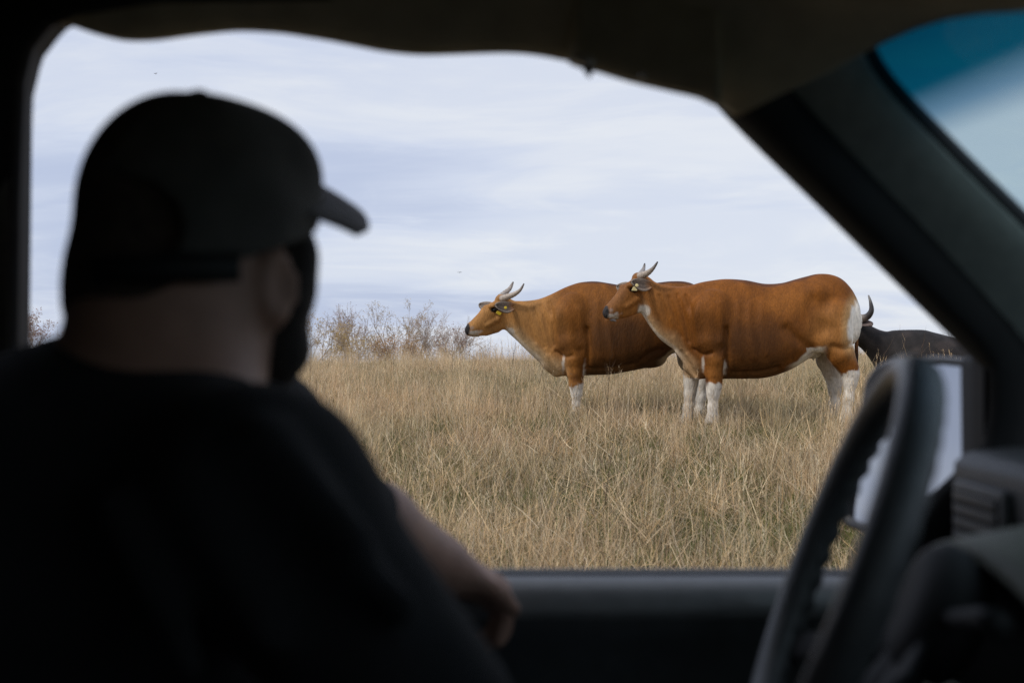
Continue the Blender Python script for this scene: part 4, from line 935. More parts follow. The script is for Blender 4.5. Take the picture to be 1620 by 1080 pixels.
# windscreen pillar
ap = empty('windscreen_pillar', (.4, 1.2, 1.45), car); ap.location -= car.location
def lerp_line(a, b, n): return [tuple(np.array(a) + (np.array(b) - np.array(a)) * i / (n - 1)) for i in range(n)]
E1 = [(1085, 95, 1.155), (1160, 185, 1.165), (1300, 322, 1.19), (1430, 450, 1.215), (1560, 578, 1.235), (1680, 700, 1.255)]
E2 = [(1165, 70, 1.12), (1225, 170, 1.13), (1350, 300, 1.15), (1480, 430, 1.175), (1610, 560, 1.195), (1730, 680, 1.21)]
E3 = [(1270, 40, 1.07), (1310, 120, 1.075), (1430, 240, 1.095), (1560, 365, 1.115), (1690, 490, 1.135), (1810, 610, 1.15)]
E4 = [(1350, -5, 1.06), (1388, 105, 1.065), (1500, 228, 1.085), (1620, 347, 1.105), (1740, 468, 1.125), (1860, 590, 1.14)]
E4 = [(a - 8, b + 8, c) for a, b, c in E4]
E5 = [(1362, -25, 1.10), (1400, 90, 1.105), (1512, 215, 1.125), (1632, 335, 1.145), (1752, 456, 1.165), (1872, 578, 1.18)]
def strip(name, rails, mat, parent, thick=.008):
    rr = [catmull([tuple(at(*p)) for p in r], 5) for r in rails]; n = len(rr[0])
    cross = [catmull([rr[k][i] for k in range(len(rr))], 4) for i in range(n)]; m = len(cross[0])
    vs = [p for c in cross for p in c]; fs = [(i * m + k, i * m + k + 1, (i + 1) * m + k + 1, (i + 1) * m + k) for i in range(n - 1) for k in range(m - 1)]
    o = mesh_obj(name, vs, fs, mat, parent); sm = o.modifiers.new('thick', 'SOLIDIFY'); sm.thickness = thick; sm.offset = 0; return o
strip('pillar_trim', [E2, E3, E4], M_TRIM, ap)
strip('door_seal', [[(a - 2, b + 2, c + .03) for a, b, c in E1], E1, [((a[0] + b[0]) / 2, (a[1] + b[1]) / 2, (a[2] + b[2]) / 2 - .012) for a, b in zip(E1, E2)], [(a + 4, b + 2, c + .006) for a, b, c in E2]], M_RUB, ap)
E4b = [(a + 14, b - 10, c + .012) for a, b, c in E4]
strip('windscreen_seal', [[(a - 3, b + 3, c + .008) for a, b, c in E4], [(a + 4, b - 3, c - .002) for a, b, c in E4], [(a + 13, b - 10, c + .004) for a, b, c in E4], [(a + 16, b - 13, c + .016) for a, b, c in E4]], M_RUB, ap, .004)
box('pillar_post', (.60, 1.21, .5), (.95, 1.34, 1.46), M_RUB, ap, .01)
# triangular mirror sail at the foot of the pillar
pl = [at(1556, 566, 1.23), at(1640, 560, 1.225), at(1760, 760, 1.24), at(1556, 760, 1.25)]
bm = bmesh.new(); bv = [bm.verts.new(p) for p in pl]; f_ = bm.faces.new(bv); ex = bmesh.ops.extrude_face_region(bm, geom=[f_])
bmesh.ops.translate(bm, verts=[g for g in ex['geom'] if isinstance(g, bmesh.types.BMVert)], vec=(0, .03, 0)); bm_obj('mirror_sail', bm, M_RUB, ap, smooth=False)

# headliner: loose cloth sagging over the window, running across the cabin
EDGE = np.array([(-300, 30), (0, 30), (60, 38), (90, 42), (130, 58), (180, 71), (230, 71), (300, 61), (370, 54), (440, 58), (520, 71), (600, 88), (660, 94), (720, 92), (800, 89), (860, 92), (930, 104), (1000, 124), (1060, 138), (1105, 148), (1135, 165), (1165, 190)])
YE = 1.10
FRONT = [at(1163, 190, YE), at(1235, 150, 1.07), at(1320, 112, 1.045), at(1395, 66, 1.02), at(1500, 28, .96), at(1620, 13, .86), at(1720, 8, .75), Vector((.56, .40, EZ + .30)), Vector((.57, 0, EZ + .32)), Vector((.52, -.47, EZ + .36))]
ROOF = [(YE, None), (1.072, .035), (1.04, .06), (1.0, .085), (.94, .115), (.86, .14), (.75, .16), (.40, .165), (0, .165), (-.47, .06)]
def build_headliner():
    nx = 70; vs, fs = [], []
    xs0 = -1.0
    for j, (yy, up) in enumerate(ROOF):
        fp = FRONT[j]
        for i in range(nx):
            t = i / (nx - 1); x = xs0 + (fp.x - xs0) * t
            px = 810 + x / YE * F; ez = at(px, float(np.interp(px, EDGE[:, 0], EDGE[:, 1])), YE).z
            if j == 0: p = Vector((x, YE, ez))
            else:
                a = sstep(0, 1, np.array([(fp.x - x) / .42]))[0]; roof = EZ + .36 + up * .9
                follow = max(0, 1 - j / 4.0); z0 = ez * follow + (1 - follow) * roof + up * follow
                z = fp.z * (1 - a) + z0 * a
                yv = fp.y * (1 - a) + yy * a
                z += .006 * math.sin(x * 17 + j * 1.7) * a + .004 * math.sin(x * 41 + j)
                p = Vector((x, yv, z))
            vs.append(p)
    for j in range(len(ROOF) - 1):
        for i in range(nx - 1): fs.append((j * nx + i, j * nx + i + 1, (j + 1) * nx + i + 1, (j + 1) * nx + i))
    # hem: turned up behind the edge
    o0 = len(vs)
    for i in range(nx): vs.append(vs[i] + Vector((0, .035, .012)))
    for i in range(nx): vs.append(vs[i] + Vector((0, .05, .12)))
    for i in range(nx - 1):
        fs.append((i + 1, i, o0 + i, o0 + i + 1)); fs.append((o0 + i + 1, o0 + i, o0 + nx + i, o0 + nx + i + 1))
    o = mesh_obj('headliner', vs, fs, M_HEAD, car)
    sb = o.modifiers.new('smooth', 'SUBSURF'); sb.levels = 1; sb.render_levels = 1
    sm = o.modifiers.new('thick', 'SOLIDIFY'); sm.thickness = .006
build_headliner()
# sun visor swung to the side window, with its clip pin
def build_visor():
    vz = empty('sun_visor', at(1000, 80, 1.06), car); vz.location -= car.location
    lo_ = [(900, 99, 1.075), (940, 108, 1.072), (1000, 126, 1.066), (1060, 140, 1.06), (1110, 152, 1.055), (1140, 168, 1.05)]
    hi_ = [(900, -45, 1.03), (940, -45, 1.03), (1000, -40, 1.025), (1060, -30, 1.02), (1110, -10, 1.02), (1140, 20, 1.02)]
    a = catmull([tuple(at(*p)) for p in lo_], 4); b = catmull([tuple(at(*p)) for p in hi_], 4); n = len(a); vs, fs = [], []
    prof = [(0, .012), (-.004, 0), (0, -.010), (.12, -.016), (.5, -.018), (1, -.014), (1, .014), (.5, .018), (.12, .017)]
    for i in range(n):
        for t, dy in prof:
            p = a[i] + (b[i] - a[i]) * t; e = min(1, min(i, n - 1 - i) / 2.0); vs.append(p + np.array((0, dy * (.35 + .65 * e), 0)))
    m = len(prof)
    for i in range(n - 1):
        for k in range(m): fs.append((i * m + k, i * m + (k + 1) % m, (i + 1) * m + (k + 1) % m, (i + 1) * m + k))
    fs.append(tuple(range(m))); fs.append(tuple(range((n - 1) * m, n * m))[::-1])
    bm = bmesh.new(); bv = [bm.verts.new(v) for v in vs]
    for f in fs: bm.faces.new([bv[i] for i in f])
    o = bm_obj('visor_board', bm, M_VISOR, vz); autosmooth(o, 60)
    vs, fs = tube_geo([at(906, 92, 1.045), at(918, 93, 1.045), at(930, 97, 1.045), at(941, 101, 1.045)], [.0035, .0055, .0062, .004], 10); mesh_obj('clip_pin', vs, fs, M_METAL, vz)
    vs, fs = tube_geo([at(930, 100, 1.05), at(931, 110, 1.05), at(932, 117, 1.05), at(932, 122, 1.05)], [.008, .006, .0035, .0018], 10); mesh_obj('clip_hook', vs, fs, M_RUB, vz)
    vs, fs = tube_geo([at(1012, 119, 1.04), at(1017, 121, 1.04), at(1022, 123, 1.04)], [.002, .0045, .002], 8); mesh_obj('clip_screw', vs, fs, M_METAL, vz)
build_visor()
# windscreen with a blue shade band
def build_windscreen():
    m = bpy.data.materials.new('tinted_glass'); m.use_nodes = True; t = m.node_tree; t.nodes.clear(); L = t.links.new
    out = N(t, 'ShaderNodeOutputMaterial'); tr = N(t, 'ShaderNodeBsdfTransparent'); gl = N(t, 'ShaderNodeBsdfGlossy'); gl.inputs['Roughness'].default_value = .02
    tc = N(t, 'ShaderNodeTexCoord'); sp = N(t, 'ShaderNodeSeparateXYZ'); L(tc.outputs['Generated'], sp.inputs[0])
    r = ramp(t, [(0.0, (.62, .74, .74)), (.635, (.52, .64, .66)), (.69, (.16, .29, .38)), (.745, (.002, .085, .135)), (1.0, (.0, .02, .045))]); L(sp.outputs[2], r.inputs[0])
    L(r.outputs[0], tr.inputs[0]); mx = N(t, 'ShaderNodeMixShader'); mx.inputs[0].default_value = .025; L(tr.outputs[0], mx.inputs[1]); L(gl.outputs[0], mx.inputs[2]); L(mx.outputs[0], out.inputs[0])
    nu, nv = 24, 16; vs, fs = [], []
    # left edge follows the pillar, then it spans the cabin with a forward bulge
    for j in range(nv):
        t = j / (nv - 1); px, py, Y = [np.interp(t, np.linspace(0, 1, 6), [e[k] for e in E4b]) for k in range(3)]
        p0 = at(px, py, Y) if t <= 1 else None
        for i in range(nu):
            s_ = i / (nu - 1); y = p0.y - s_ * 1.50; bul = .10 * math.sin(math.pi * s_)
            vs.append(Vector((p0.x + bul, y, p0.z)))
    for j in range(nv - 1):
        for i in range(nu - 1): fs.append((j * nu + i, j * nu + i + 1, (j + 1) * nu + i + 1, (j + 1) * nu + i))
    mesh_obj('windscreen', vs, fs, m, car)
build_windscreen()

# steering wheel
def build_wheel():
    C = Vector((.2905, .900, EZ - .186)); tilt, psi, Rw = .368, .236, .190
    fw = Vector((math.cos(psi), -math.sin(psi), 0)); lat = Vector((math.sin(psi), math.cos(psi), 0)); e2 = fw * math.sin(tilt) + Vector((0, 0, 1)) * math.cos(tilt)
    axd = e2.cross(lat).normalized()
    if axd.dot(fw) > 0: axd = -axd                  # towards the driver
    sw = empty('steering_wheel', C, car); sw.location -= car.location
    vs, fs = [], []; n, m = 300, 18
    for i in range(n):
        a = 2 * math.pi * i / n; rad = e2 * math.cos(a) + lat * math.sin(a); cen = C + rad * Rw
        grip = (.0042 if math.sin(a) > 0 else .0012) * (0.5 + .5 * math.sin(a * 44))
        for k in range(m):
            b = 2 * math.pi * k / m; ca, sa = math.cos(b), math.sin(b)
            back = max(0, -sa)
            vs.append(cen + rad * ca * .0165 + axd * (sa * .0195 + back * grip))
    for i in range(n):
        for k in range(m): fs.append((i * m + k, i * m + (k + 1) % m, ((i + 1) % n) * m + (k + 1) % m, ((i + 1) % n) * m + k))
    mesh_obj('rim', vs, fs, M_WHEEL, sw)
    def spoke(ang, w0, w1):
        rad = e2 * math.cos(ang) + lat * math.sin(ang); tg = axd.cross(rad)
        pts = [C + rad * .03 - axd * .085, C + rad * .09 - axd * .07, C + rad * .15 - axd * .03, C + rad * (Rw - .004) - axd * .008]
        a, b = tube_geo(pts, [w0, w0 * .8, w1, w1 * 1.2], 10, flat=(1, .3), upv=tuple(tg)); mesh_obj('spoke', a, b, M_RUB, sw)
    for ang in (-2.25, 2.25, 2.85, -2.85): spoke(ang, .028, .016)
    vs, fs = tube_geo([C - axd * .12, C - axd * .11, C - axd * .08, C - axd * .066, C - axd * .062], [.05, .06, .062, .05, .03], 28); mesh_obj('hub', vs, fs, M_RUB, sw)
    vs, fs = tube_geo([C - axd * .11, C - axd * .18, C - axd * .35], [.05, .06, .065], 18); mesh_obj('column_shroud', vs, fs, M_DASH, sw)
    s0 = C - axd * .09
    vs, fs = tube_geo([s0, s0 - lat * .06 + e2 * .01, s0 - lat * .13 + e2 * .03, s0 - lat * .17 + e2 * .035], [.009, .008, .008, .011], 10); mesh_obj('stalk', vs, fs, M_RUB, sw)
build_wheel()

# dashboard with driver vent and instrument hood
dash = empty('dashboard', (.6, .4, 1.2), car); dash.location -= car.location
dp = rounded([(.56, dz(-.62)), (.545, dz(-.45)), (.548, dz(-.25)), (.538, dz(-.135)), (.545, dz(-.115)), (.565, dz(-.106)), (.66, dz(-.10)), (1.0, dz(-.13)), (1.05, dz(-.3)), (1.05, dz(-.62))], 4)
extrude_profile('dash_body', dp, -.42, 1.215, M_DASH, dash, axis='y')
vent = box('air_vent', (.528, 1.075, dz(-.268)), (.552, 1.198, dz(-.138)), M_DASH, dash, .004)
box('vent_shade_plate', (.5262, 1.085, dz(-.258)), (.5275, 1.188, dz(-.148)), M_RUB, vent, 0)  # thin black plate standing in for the shade of a recess
for i in range(7):
    z = -.155 - i * .0152
    sl = box('vent_slat', (.5235, 1.086, dz(z - .0042)), (.5258, 1.187, dz(z + .0042)), M_DASH, vent, .0008, 2)
def build_hood():
    # instrument hood: arched shell over the dials
    vs, fs = [], []; n = 28; xs = [.395, .405, .47, .56, .70]
    for x, gr in zip(xs, (0, .012, .018, .02, .01)):
        for k in range(n):
            a = math.pi * k / (n - 1); y = .86 + (.19 + gr) * math.cos(a); z = EZ - .33 + (.165 + gr) * math.sin(a) ** .75 + (x - .43) * .10
            vs.append((x, y, z))
    for i in range(len(xs) - 1):
        for k in range(n - 1): fs.append((i * n + k, i * n + k + 1, (i + 1) * n + k + 1, (i + 1) * n + k))
    o = mesh_obj('instrument_hood', vs, fs, M_HOOD, dash); sm = o.modifiers.new('thick', 'SOLIDIFY'); sm.thickness = .014
    box('instrument_panel', (.53, .69, dz(-.34)), (.545, 1.03, dz(-.20)), M_RUB, o, .004)
    box('lower_dash', (.46, -.30, dz(-.60)), (.56, 1.15, dz(-.335)), M_HOOD, dash, .03)
    extrude_profile('centre_console', rounded([(.42, dz(-.34)), (.50, dz(-.19)), (.56, dz(-.165)), (.6, dz(-.3)), (.6, dz(-.6)), (.40, dz(-.6))], 4), .18, .62, M_HOOD, dash, axis='y')
build_hood()

# door mirror outside
def build_mirror():
    Yc = 1.52; mr = empty('door_mirror', at(1450, 700, Yc), car); mr.location -= car.location
    c = at(1450, 712, Yc)
    d = (c - EYE).normalized(); want = Vector((-1, .16, .10)).normalized(); nrm = (want - d).normalized()
    u = Vector((0, 0, 1)).cross(nrm).normalized(); v = nrm.cross(u)
    # silhouette in the mirror's own plane
    def on(px, py):
        r = (at(px, py, 1) - EYE); t = (c - EYE).dot(nrm) / r.dot(nrm); return EYE + r * t
    out_px = [(1380, 614), (1394, 592), (1420, 579), (1460, 575), (1520, 580), (1548, 586), (1556, 600), (1556, 660), (1553, 750), (1545, 800), (1520, 822), (1450, 830), (1385, 828), (1354, 822), (1348, 800), (1366, 700)]
    L0 = [on(*p) for p in out_px]; L0 = [Vector(p) for p in catmull([tuple(p) for p in L0] + [tuple(L0[0])], 3)][:-1]
    cen = sum(L0, Vector()) / len(L0)
    bm = bmesh.new(); g = bm.faces.new([bm.verts.new(p) for p in L0]); bm_obj('mirror_glass', bm, None, mr, smooth=False)
    mg = bpy.data.materials.new('mirror_silver'); mg.use_nodes = True; b = mg.node_tree.nodes['Principled BSDF']; b.inputs['Metallic'].default_value = 1; b.inputs['Roughness'].default_value = .06; b.inputs['Base Color'].default_value = (.42, .44, .485, 1)
    bpy.data.objects[[o.name for o in mr.children if o.name.startswith('mirror_glass')][0]].data.materials.append(mg)
    vs, fs = [], []; n = len(L0)
    rings = [(1.0, .000), (1.035, .012), (1.09, .008), (1.12, -.02), (1.08, -.06), (.85, -.10), (.4, -.125)]
    for s_, off in rings:
        for p in L0: vs.append(cen + (p - cen) * s_ + nrm * off)
    for r_ in range(len(rings) - 1):
        for k in range(n): fs.append((r_ * n + k, r_ * n + (k + 1) % n, (r_ + 1) * n + (k + 1) % n, (r_ + 1) * n + k))
    fs.append(tuple(range((len(rings) - 1) * n, len(rings) * n)))
    mesh_obj('mirror_housing', vs, fs, plain('mirror_plastic', (.05, .052, .06), .38, .1), mr)
    for k in (0, 1):
        a = at(1600, 660 + 110 * k, 1.33); bb = cen - nrm * .09 + Vector((.04, 0, (.04 if k == 0 else -.04)))
        vs, fs = tube_geo([a, a.lerp(bb, .5), bb], [.014, .013, .014], 10); mesh_obj('mirror_arm', vs, fs, M_RUB, mr)
build_mirror()

# rest of the cabin shell: roof, rear wall, floor, passenger door with window tinted to dim the cabin, seat
box('roof_panel', (-1.08, -.52, EZ + .53), (.46, 1.22, EZ + .56), M_PAINT, car, .01)
rw = empty('rear_wall', (-1.05, .42, .9), car); rw.location -= car.location
box('wall_panel', (-1.08, -.52, .45), (-1.03, 1.36, EZ + .55), M_RUB, rw, .01)
box('wall_trim', (-1.028, -.46, .50), (-1.01, 1.20, EZ + .30), M_SEAT, rw, .01)
box('floor_pan', (-1.05, -.5, .42), (1.0, 1.34, .47), M_RUB, car, .01)
box('bulkhead', (.96, -.5, .45), (1.0, 1.32, dz(-.14)), M_RUB, car, .01)
box('scuttle', (.80, -.5, dz(-.16)), (1.25, 1.32, dz(-.13)), M_PAINT, car, .01)
pd = empty('passenger_door', (0, -.5, .9), car); pd.location -= car.location
box('door_panel', (-1.04, -.54, .45), (.98, -.48, dz(-.26)), M_DOOR, pd, .015)
box('rear_light_block', (-1.04, -.54, dz(-.255)), (-.30, -.48, EZ + .54), M_RUB, pd, .01)  # unseen, widened over the rear window half to cut light on the driver
box('front_post', (.48, -.54, dz(-.255)), (.62, -.48, EZ + .40), M_RUB, pd, .01)
box('top_rail', (-.295, -.54, EZ + .36), (.475, -.48, EZ + .54), M_RUB, pd, .01)
tg = bpy.data.materials.new('light_dimming_glass'); tg.use_nodes = True; t_ = tg.node_tree; t_.nodes.clear()  # unseen pane, tint set to hold back light from the cabin
o_ = N(t_, 'ShaderNodeOutputMaterial'); a_ = N(t_, 'ShaderNodeBsdfTransparent'); a_.inputs[0].default_value = (.52, .54, .53, 1); g_ = N(t_, 'ShaderNodeBsdfGlossy'); g_.inputs['Roughness'].default_value = .03
x_ = N(t_, 'ShaderNodeMixShader'); x_.inputs[0].default_value = .05; t_.links.new(a_.outputs[0], x_.inputs[1]); t_.links.new(g_.outputs[0], x_.inputs[2]); t_.links.new(x_.outputs[0], o_.inputs[0])
box('window_glass', (-.30, -.514, dz(-.27)), (.485, -.509, EZ + .37), tg, pd, 0)
seat = empty('driver_seat', (-.4, .9, .5), car); seat.location -= car.location
box('seat_cushion', (-.55, .66, .50), (.02, 1.14, .76), M_SEAT, seat, .06, 4)
o = box('backrest', (-.74, .66, .70), (-.60, 1.14, 1.42), M_SEAT, seat, .05, 4)
box('headrest', (-.76, .78, 1.47), (-.66, 1.02, 1.66), M_SEAT, seat, .04, 4)

# ------------------------------------------------------------------ driver
def build_person():
    root = empty('person', (-.36, .9, .76)); tag(root, 'person in dark cap and black shirt looking out of the open window', 'person')
    Hc = at(305, 385, .9); yw = R(66)
    f = Vector((math.cos(yw), math.sin(yw), 0)); r = Vector((math.sin(yw), -math.cos(yw), 0)); up = Vector((0, 0, 1))
    hp = lambda a, b, c: Hc + f * a + r * b + up * c
    rot = np.array([f, r, up])
    LS, LE, LW = at(395, 705, 1.05), at(500, 800, 1.02), at(690, 895, 1.165)
    RS, RE, RW = at(408, 795, .73), at(690, 1168, .69), Vector((.12, .70, 1.03))
    nb0, nb1 = at(224, 455, .87), at(252, 640, .86)
    hip = Vector((-.40, .9, .90)); chest = Vector((-.37, .88, 1.24)); back = Vector((-.385, .875, 1.285))
    KN = [Vector((.10, .78, .93)), Vector((.10, 1.04, .93))]; AN = [Vector((.30, .78, .56)), Vector((.30, 1.04, .56))]
    HP = [Vector((-.36, .79, .87)), Vector((-.36, 1.01, .87))]
    B = Field((-.70, .52, .44), (.48, 1.30, 1.74), .0075)
    B.ell(hp(-.004, 0, .022), (.100, .080, .108), .02, rot=rot)
    B.ell(hp(.045, 0, -.012), (.062, .082, .075), .03, rot=rot)
    B.ell(hp(.028, 0, -.055), (.074, .068, .072), .03, rot=rot)
    B.cone(nb0, nb1, .058, .080, .035); B.cone(hp(-.01, 0, -.06), nb1, .07, .08, .04)
    B.cone(hp(.075, 0, -.11), hp(.068, 0, -.10), .026, .03, .02)                       # chin
    B.chain([(hp(.098, 0, .02), .010), (hp(.112, 0, -.015), .013), (hp(.120, 0, -.028), .014)], .012)   # nose
    for sg in (-1, 1):
        B.ell(hp(.116, sg * .012, -.032), (.012, .009, .008), .008, rot=rot)
        B.cone(hp(.095, sg * .018, .028), hp(.082, sg * .052, .026), .011, .009, .012)   # brow
        B.ell(hp(.095, sg * .033, .008), (.012, .016, .010), .01, 'sub', rot=rot)       # eye socket
        B.cone(hp(.07, sg * .048, -.02), hp(.055, sg * .058, -.03), .02, .018, .02)     # cheek
        e0 = hp(.006, sg * .090, -.040)
        er = np.array([(f + r * sg * .45).normalized(), (r * sg - f * .45).normalized(), up])
        B.ell(e0, (.021, .010, .034), .008, rot=er); B.ell(e0 + Vector(er[1]) * .008 + f * .004, (.012, .008, .022), .006, 'sub', rot=er)
        B.ell(hp(.012, sg * .082, -.068), (.010, .008, .012), .008, rot=rot)
    B.cone(hp(.100, -.02, -.066), hp(.100, .02, -.066), .009, .009, .008); B.cone(hp(.104, -.022, -.061), hp(.104, .022, -.061), .0025, .0025, .004, 'sub')
    B.cone(hip, chest, .165, .165, .06); B.ell(back, (.145, .195, .14), .06)
    for S_, E_, W_, g in ((LS, LE, LW, 0), (RS, RE, RW, 1)):
        B.cone(at(238, 705, .86), S_, .06, .055, .05)
        mid = S_.lerp(E_, .5); B.chain([(S_, .058), (mid, .052), (E_, .043)], .03)
        B.ell(E_, (.044, .044, .044), .02)
        m2 = E_.lerp(W_, .4); B.chain([(E_, .045), (m2, .052), (W_, .039)], .025)
        hd = (W_ - E_).normalized(); sidev = hd.cross(up).normalized()
        if g == 1: sidev = -sidev
        dn = hd.cross(sidev).normalized()
        if dn.z > 0: dn = -dn
        K = W_ + hd * .085
        for i, ln in enumerate((.068, .078, .072, .055)):
            o = sidev * (.030 - .020 * i); k0 = K + o
            B.cone(W_ + o * .6, k0, .024, .0185, .014)
            k1 = k0 + (hd * .85 + dn * .5).normalized() * ln * .48; k2 = k1 + (hd * .3 + dn * .95).normalized() * ln * .32; k3 = k2 + (hd * -.25 + dn * .95).normalized() * ln * .26
            B.chain([(k0, .0135), (k1, .0115), (k2, .0105), (k3, .0095)], .005)
        t0 = W_ + hd * .025 + sidev * .028; t1 = t0 + (hd * .6 + sidev * .7 + dn * .2).normalized() * .045; t2 = t1 + (hd * .9 + sidev * .1 + dn * .3).normalized() * .032
        B.chain([(t0, .015), (t1, .0115), (t2, .009)], .008)
    for i in range(2):
        B.cone(HP[i], KN[i], .085, .055, .04); B.cone(KN[i], AN[i], .055, .04, .03); B.cone(AN[i], AN[i] + Vector((.12, 0, -.06)), .04, .03, .02)
    V, Fq = B.mesh(); link_mesh('body', np_mesh('body', V, Fq), M_SKIN, root)
    for sg in (-1, 1):
        bm = bmesh.new(); bmesh.ops.create_uvsphere(bm, u_segments=14, v_segments=10, radius=.012); bmesh.ops.translate(bm, verts=bm.verts, vec=hp(.084, sg * .033, .008)); e = bm_obj('eye', bm, M_EYEW, root)
        bm = bmesh.new(); bmesh.ops.create_uvsphere(bm, u_segments=10, v_segments=8, radius=.006); bmesh.ops.translate(bm, verts=bm.verts, vec=hp(.0915, sg * .033, .008)); bm_obj('iris', bm, M_EYE, e)
    # shirt
    T = Field((-.68, .50, .80), (.12, 1.27, 1.56), .0075)
    T.cone(hip + Vector((0, 0, .02)), chest, .19, .185, .06); T.ell(back + Vector((-.015, 0, .004)), (.175, .215, .170), .06)
    T.ell(Vector((-.28, .9, 1.05)), (.17, .20, .17), .06)
    T.chain([(at(225, 790, .86), .12), (at(185, 735, .87), .106), (at(158, 705, .89), .098)], .03)
    for S_, E_, t in ((LS, LE, 1.0), (RS, RE, .93)):
        T.cone(at(235, 745, .86), S_, .085, .078, .06); T.cone(S_, S_.lerp(E_, t), .078, .062 if t == 1.0 else .066, .04)
        if t == 1.0:
            C2 = LE.lerp(LW, .46); dd = (LW - LE).normalized(); T.cone(LE, C2, .060, .054, .03)
        else: C2 = S_.lerp(E_, t); dd = (E_ - S_).normalized()
        T.cone(C2 + dd * .072, C2 + dd * .10, .07, .07, .004, 'sub')
    for a, b in (((470, 820), (640, 960)), ((300, 760), (420, 1000)), ((180, 800), (300, 1050)), ((420, 700), (560, 850))):   # soft drapes
        T.cone(at(*a, .66), at(*b, .63), .012, .010, .03)
    V, Fq = T.mesh(); link_mesh('shirt', np_mesh('shirt', V, Fq), M_SHIRT, root)
    # trousers and shoes
    T = Field((-.62, .60, .46), (.46, 1.22, 1.05), .011)
    T.cone(hip - Vector((0, 0, .02)), hip + Vector((.02, 0, .06)), .185, .18, .04)
    for i in range(2): T.cone(HP[i], KN[i], .105, .075, .05); T.cone(KN[i], AN[i] + Vector((-.01, 0, .04)), .075, .058, .03)
    V, Fq = T.mesh(); link_mesh('trousers', np_mesh('trousers', V, Fq), M_TROU, root)
    for i in range(2):
        T = Field(AN[i] - Vector((.1, .09, .12)), AN[i] + Vector((.24, .09, .1)), .009)
        T.cone(AN[i] + Vector((-.02, 0, -.04)), AN[i] + Vector((.15, 0, -.06)), .05, .04, .02); T.cone(AN[i] + Vector((0, 0, .04)), AN[i], .052, .05, .02)
        V, Fq = T.mesh(); link_mesh('shoe', np_mesh('shoe', V, Fq), M_RUB, root)
    # short hair under the cap, run down the nape to paint in neck shade
    T = Field(Hc - Vector((.15, .16, .16)), Hc + Vector((.15, .15, .15)), .005)
    T.ell(hp(-.006, 0, .022), (.104, .084, .112), .02, rot=rot); T.cone(hp(-.055, 0, -.05), hp(-.05, 0, -.075), .05, .042, .03); T.chain([(at(226, 420, .87), .061), (at(226, 455, .87), .0625), (at(232, 520, .868), .069)], .015)
    q = T.sl(T.lo, T.lo + 9); X, Y, Z = T.grid(q); a = (X - Hc.x) * f.x + (Y - Hc.y) * f.y; c = Z - Hc.z
    T.comb(q, (.02 - a - np.maximum(c - .03, 0)).astype(np.float32), .004, 'sub') if False else T.comb(q, (np.minimum(c + .115 + .55 * a, .03 - a + np.maximum(c - .03, 0) * 3)).astype(np.float32), .004, 'sub')
    V, Fq = T.mesh(); link_mesh('hair_nape_shade', np_mesh('hair_nape_shade', V, Fq), plain('hair_and_neck_shade', (.06, .042, .033), .9, .3, 90, .6, 400), root)
    # beard
    T = Field(Hc - Vector((.2, .2, .24)), Hc + Vector((.2, .2, .1)), .005)
    for sg in (-1, 1):
        T.chain([(hp(.045, sg * .076, .03), .014), (hp(.045, sg * .078, -.01), .018), (hp(.040, sg * .076, -.035), .020), (hp(.055, sg * .064, -.045), .020), (hp(.034, sg * .072, -.055), .020), (hp(.048, sg * .062, -.095), .023), (hp(.068, sg * .02, -.135), .026)], .02)
        T.chain([(hp(.104, sg * .006, -.05), .008), (hp(.096, sg * .03, -.062), .009), (hp(.088, sg * .036, -.09), .012)], .012)
    V, Fq = T.mesh(); link_mesh('beard', np_mesh('beard', V, Fq), M_BEARD, root)
    # cap
    T = Field(Hc - Vector((.16, .16, .10)), Hc + Vector((.16, .16, .17)), .004)
    T.ell(hp(0, .010, .006), (.114, .0965, .128), .005, rot=rot)
    T.ell(hp(.058, .012, .072), (.054, .074, .054), .04, rot=rot)
    T.ell(hp(0, .010, .003), (.107, .0895, .121), .003, 'sub', rot=rot)
    q = T.sl(T.lo, T.lo + 9); X, Y, Z = T.grid(q)
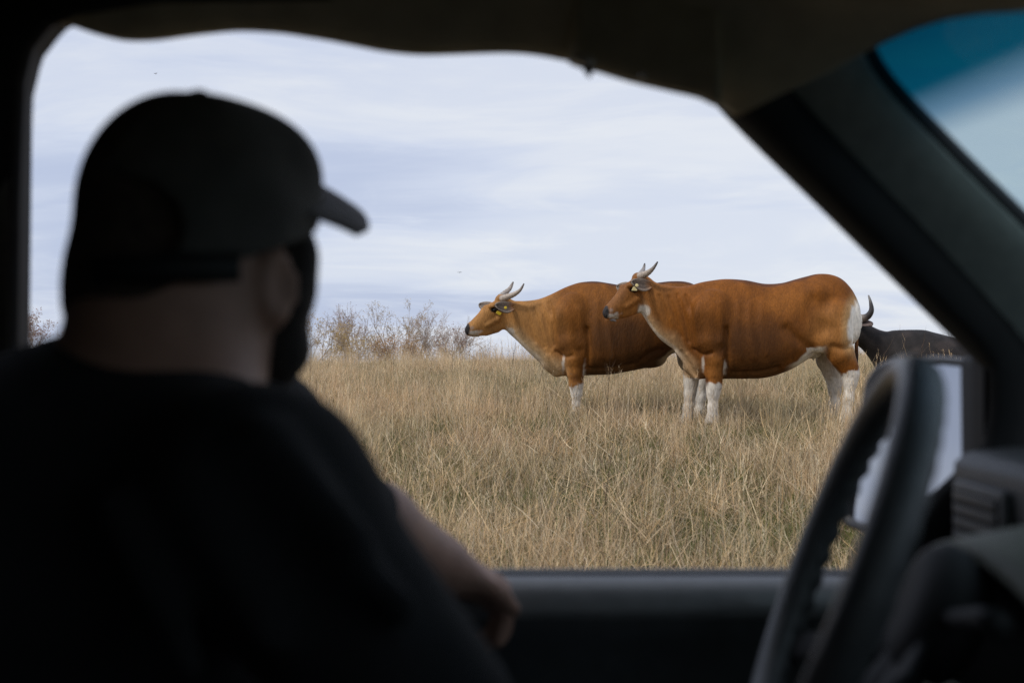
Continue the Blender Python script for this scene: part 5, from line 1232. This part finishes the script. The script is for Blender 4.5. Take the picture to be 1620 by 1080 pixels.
    a = (X - Hc.x) * f.x + (Y - Hc.y) * f.y; b_ = (X - Hc.x) * r.x + (Y - Hc.y) * r.y; c = Z - Hc.z
    T.comb(q, (c - (-.008 + .34 * a)).astype(np.float32), .003, 'sub')
    T.ell(hp(-.115, .010, .000), (.08, .060, .042), .006, 'sub', rot=rot)
    V, Fq = T.mesh(); capo = link_mesh('cap', np_mesh('cap', V, Fq), M_CAP, root)
    bm = bmesh.new(); bmesh.ops.create_uvsphere(bm, u_segments=14, v_segments=8, radius=.008)
    for v in bm.verts: v.co.z *= .4; v.co += hp(-.004, .010, .1345)
    bm_obj('cap_button', bm, M_CAP, capo)
    # adjusting strap across the opening
    vs, fs = [], []; n = 22
    for i in range(n):
        th = R(-62 + 124 * i / (n - 1))
        for dc, dr in ((-.012, .001), (.012, .001), (.012, .005), (-.012, .005)):
            rr = 1 + dr / .11
            vs.append(hp(-.107 * math.cos(th) * rr, .010 + .094 * math.sin(th) * rr, -.026 - .008 * math.cos(th) + dc))
    for i in range(n - 1):
        for k in range(4): fs.append((i * 4 + k, i * 4 + (k + 1) % 4, (i + 1) * 4 + (k + 1) % 4, (i + 1) * 4 + k))
    mesh_obj('cap_strap', vs, fs, M_CAPIN, capo)
    # brim
    vs, fs = [], []; na, nbr = 10, 21
    for i in range(na):
        t = i / (na - 1)
        for j in range(nbr):
            s_ = -1 + 2 * j / (nbr - 1); bb = s_ * .098
            root_a = .116 * math.sqrt(max(0.0, 1 - (bb / .1025) ** 2)); tip_a = .095 + .112 * math.sqrt(max(0.0, 1 - (s_ * .985) ** 2)) ** .9
            aa = root_a + (max(tip_a, root_a + .006) - root_a) * t - .004
            vs.append(hp(aa, bb + .006, .086 - .062 * s_ * s_ - .10 * (aa - .03) * t * .9))
    for i in range(na - 1):
        for j in range(nbr - 1): fs.append((i * nbr + j, i * nbr + j + 1, (i + 1) * nbr + j + 1, (i + 1) * nbr + j))
    o = mesh_obj('brim', vs, fs, M_BRIM, capo); sm = o.modifiers.new('thick', 'SOLIDIFY'); sm.thickness = .004
build_person()
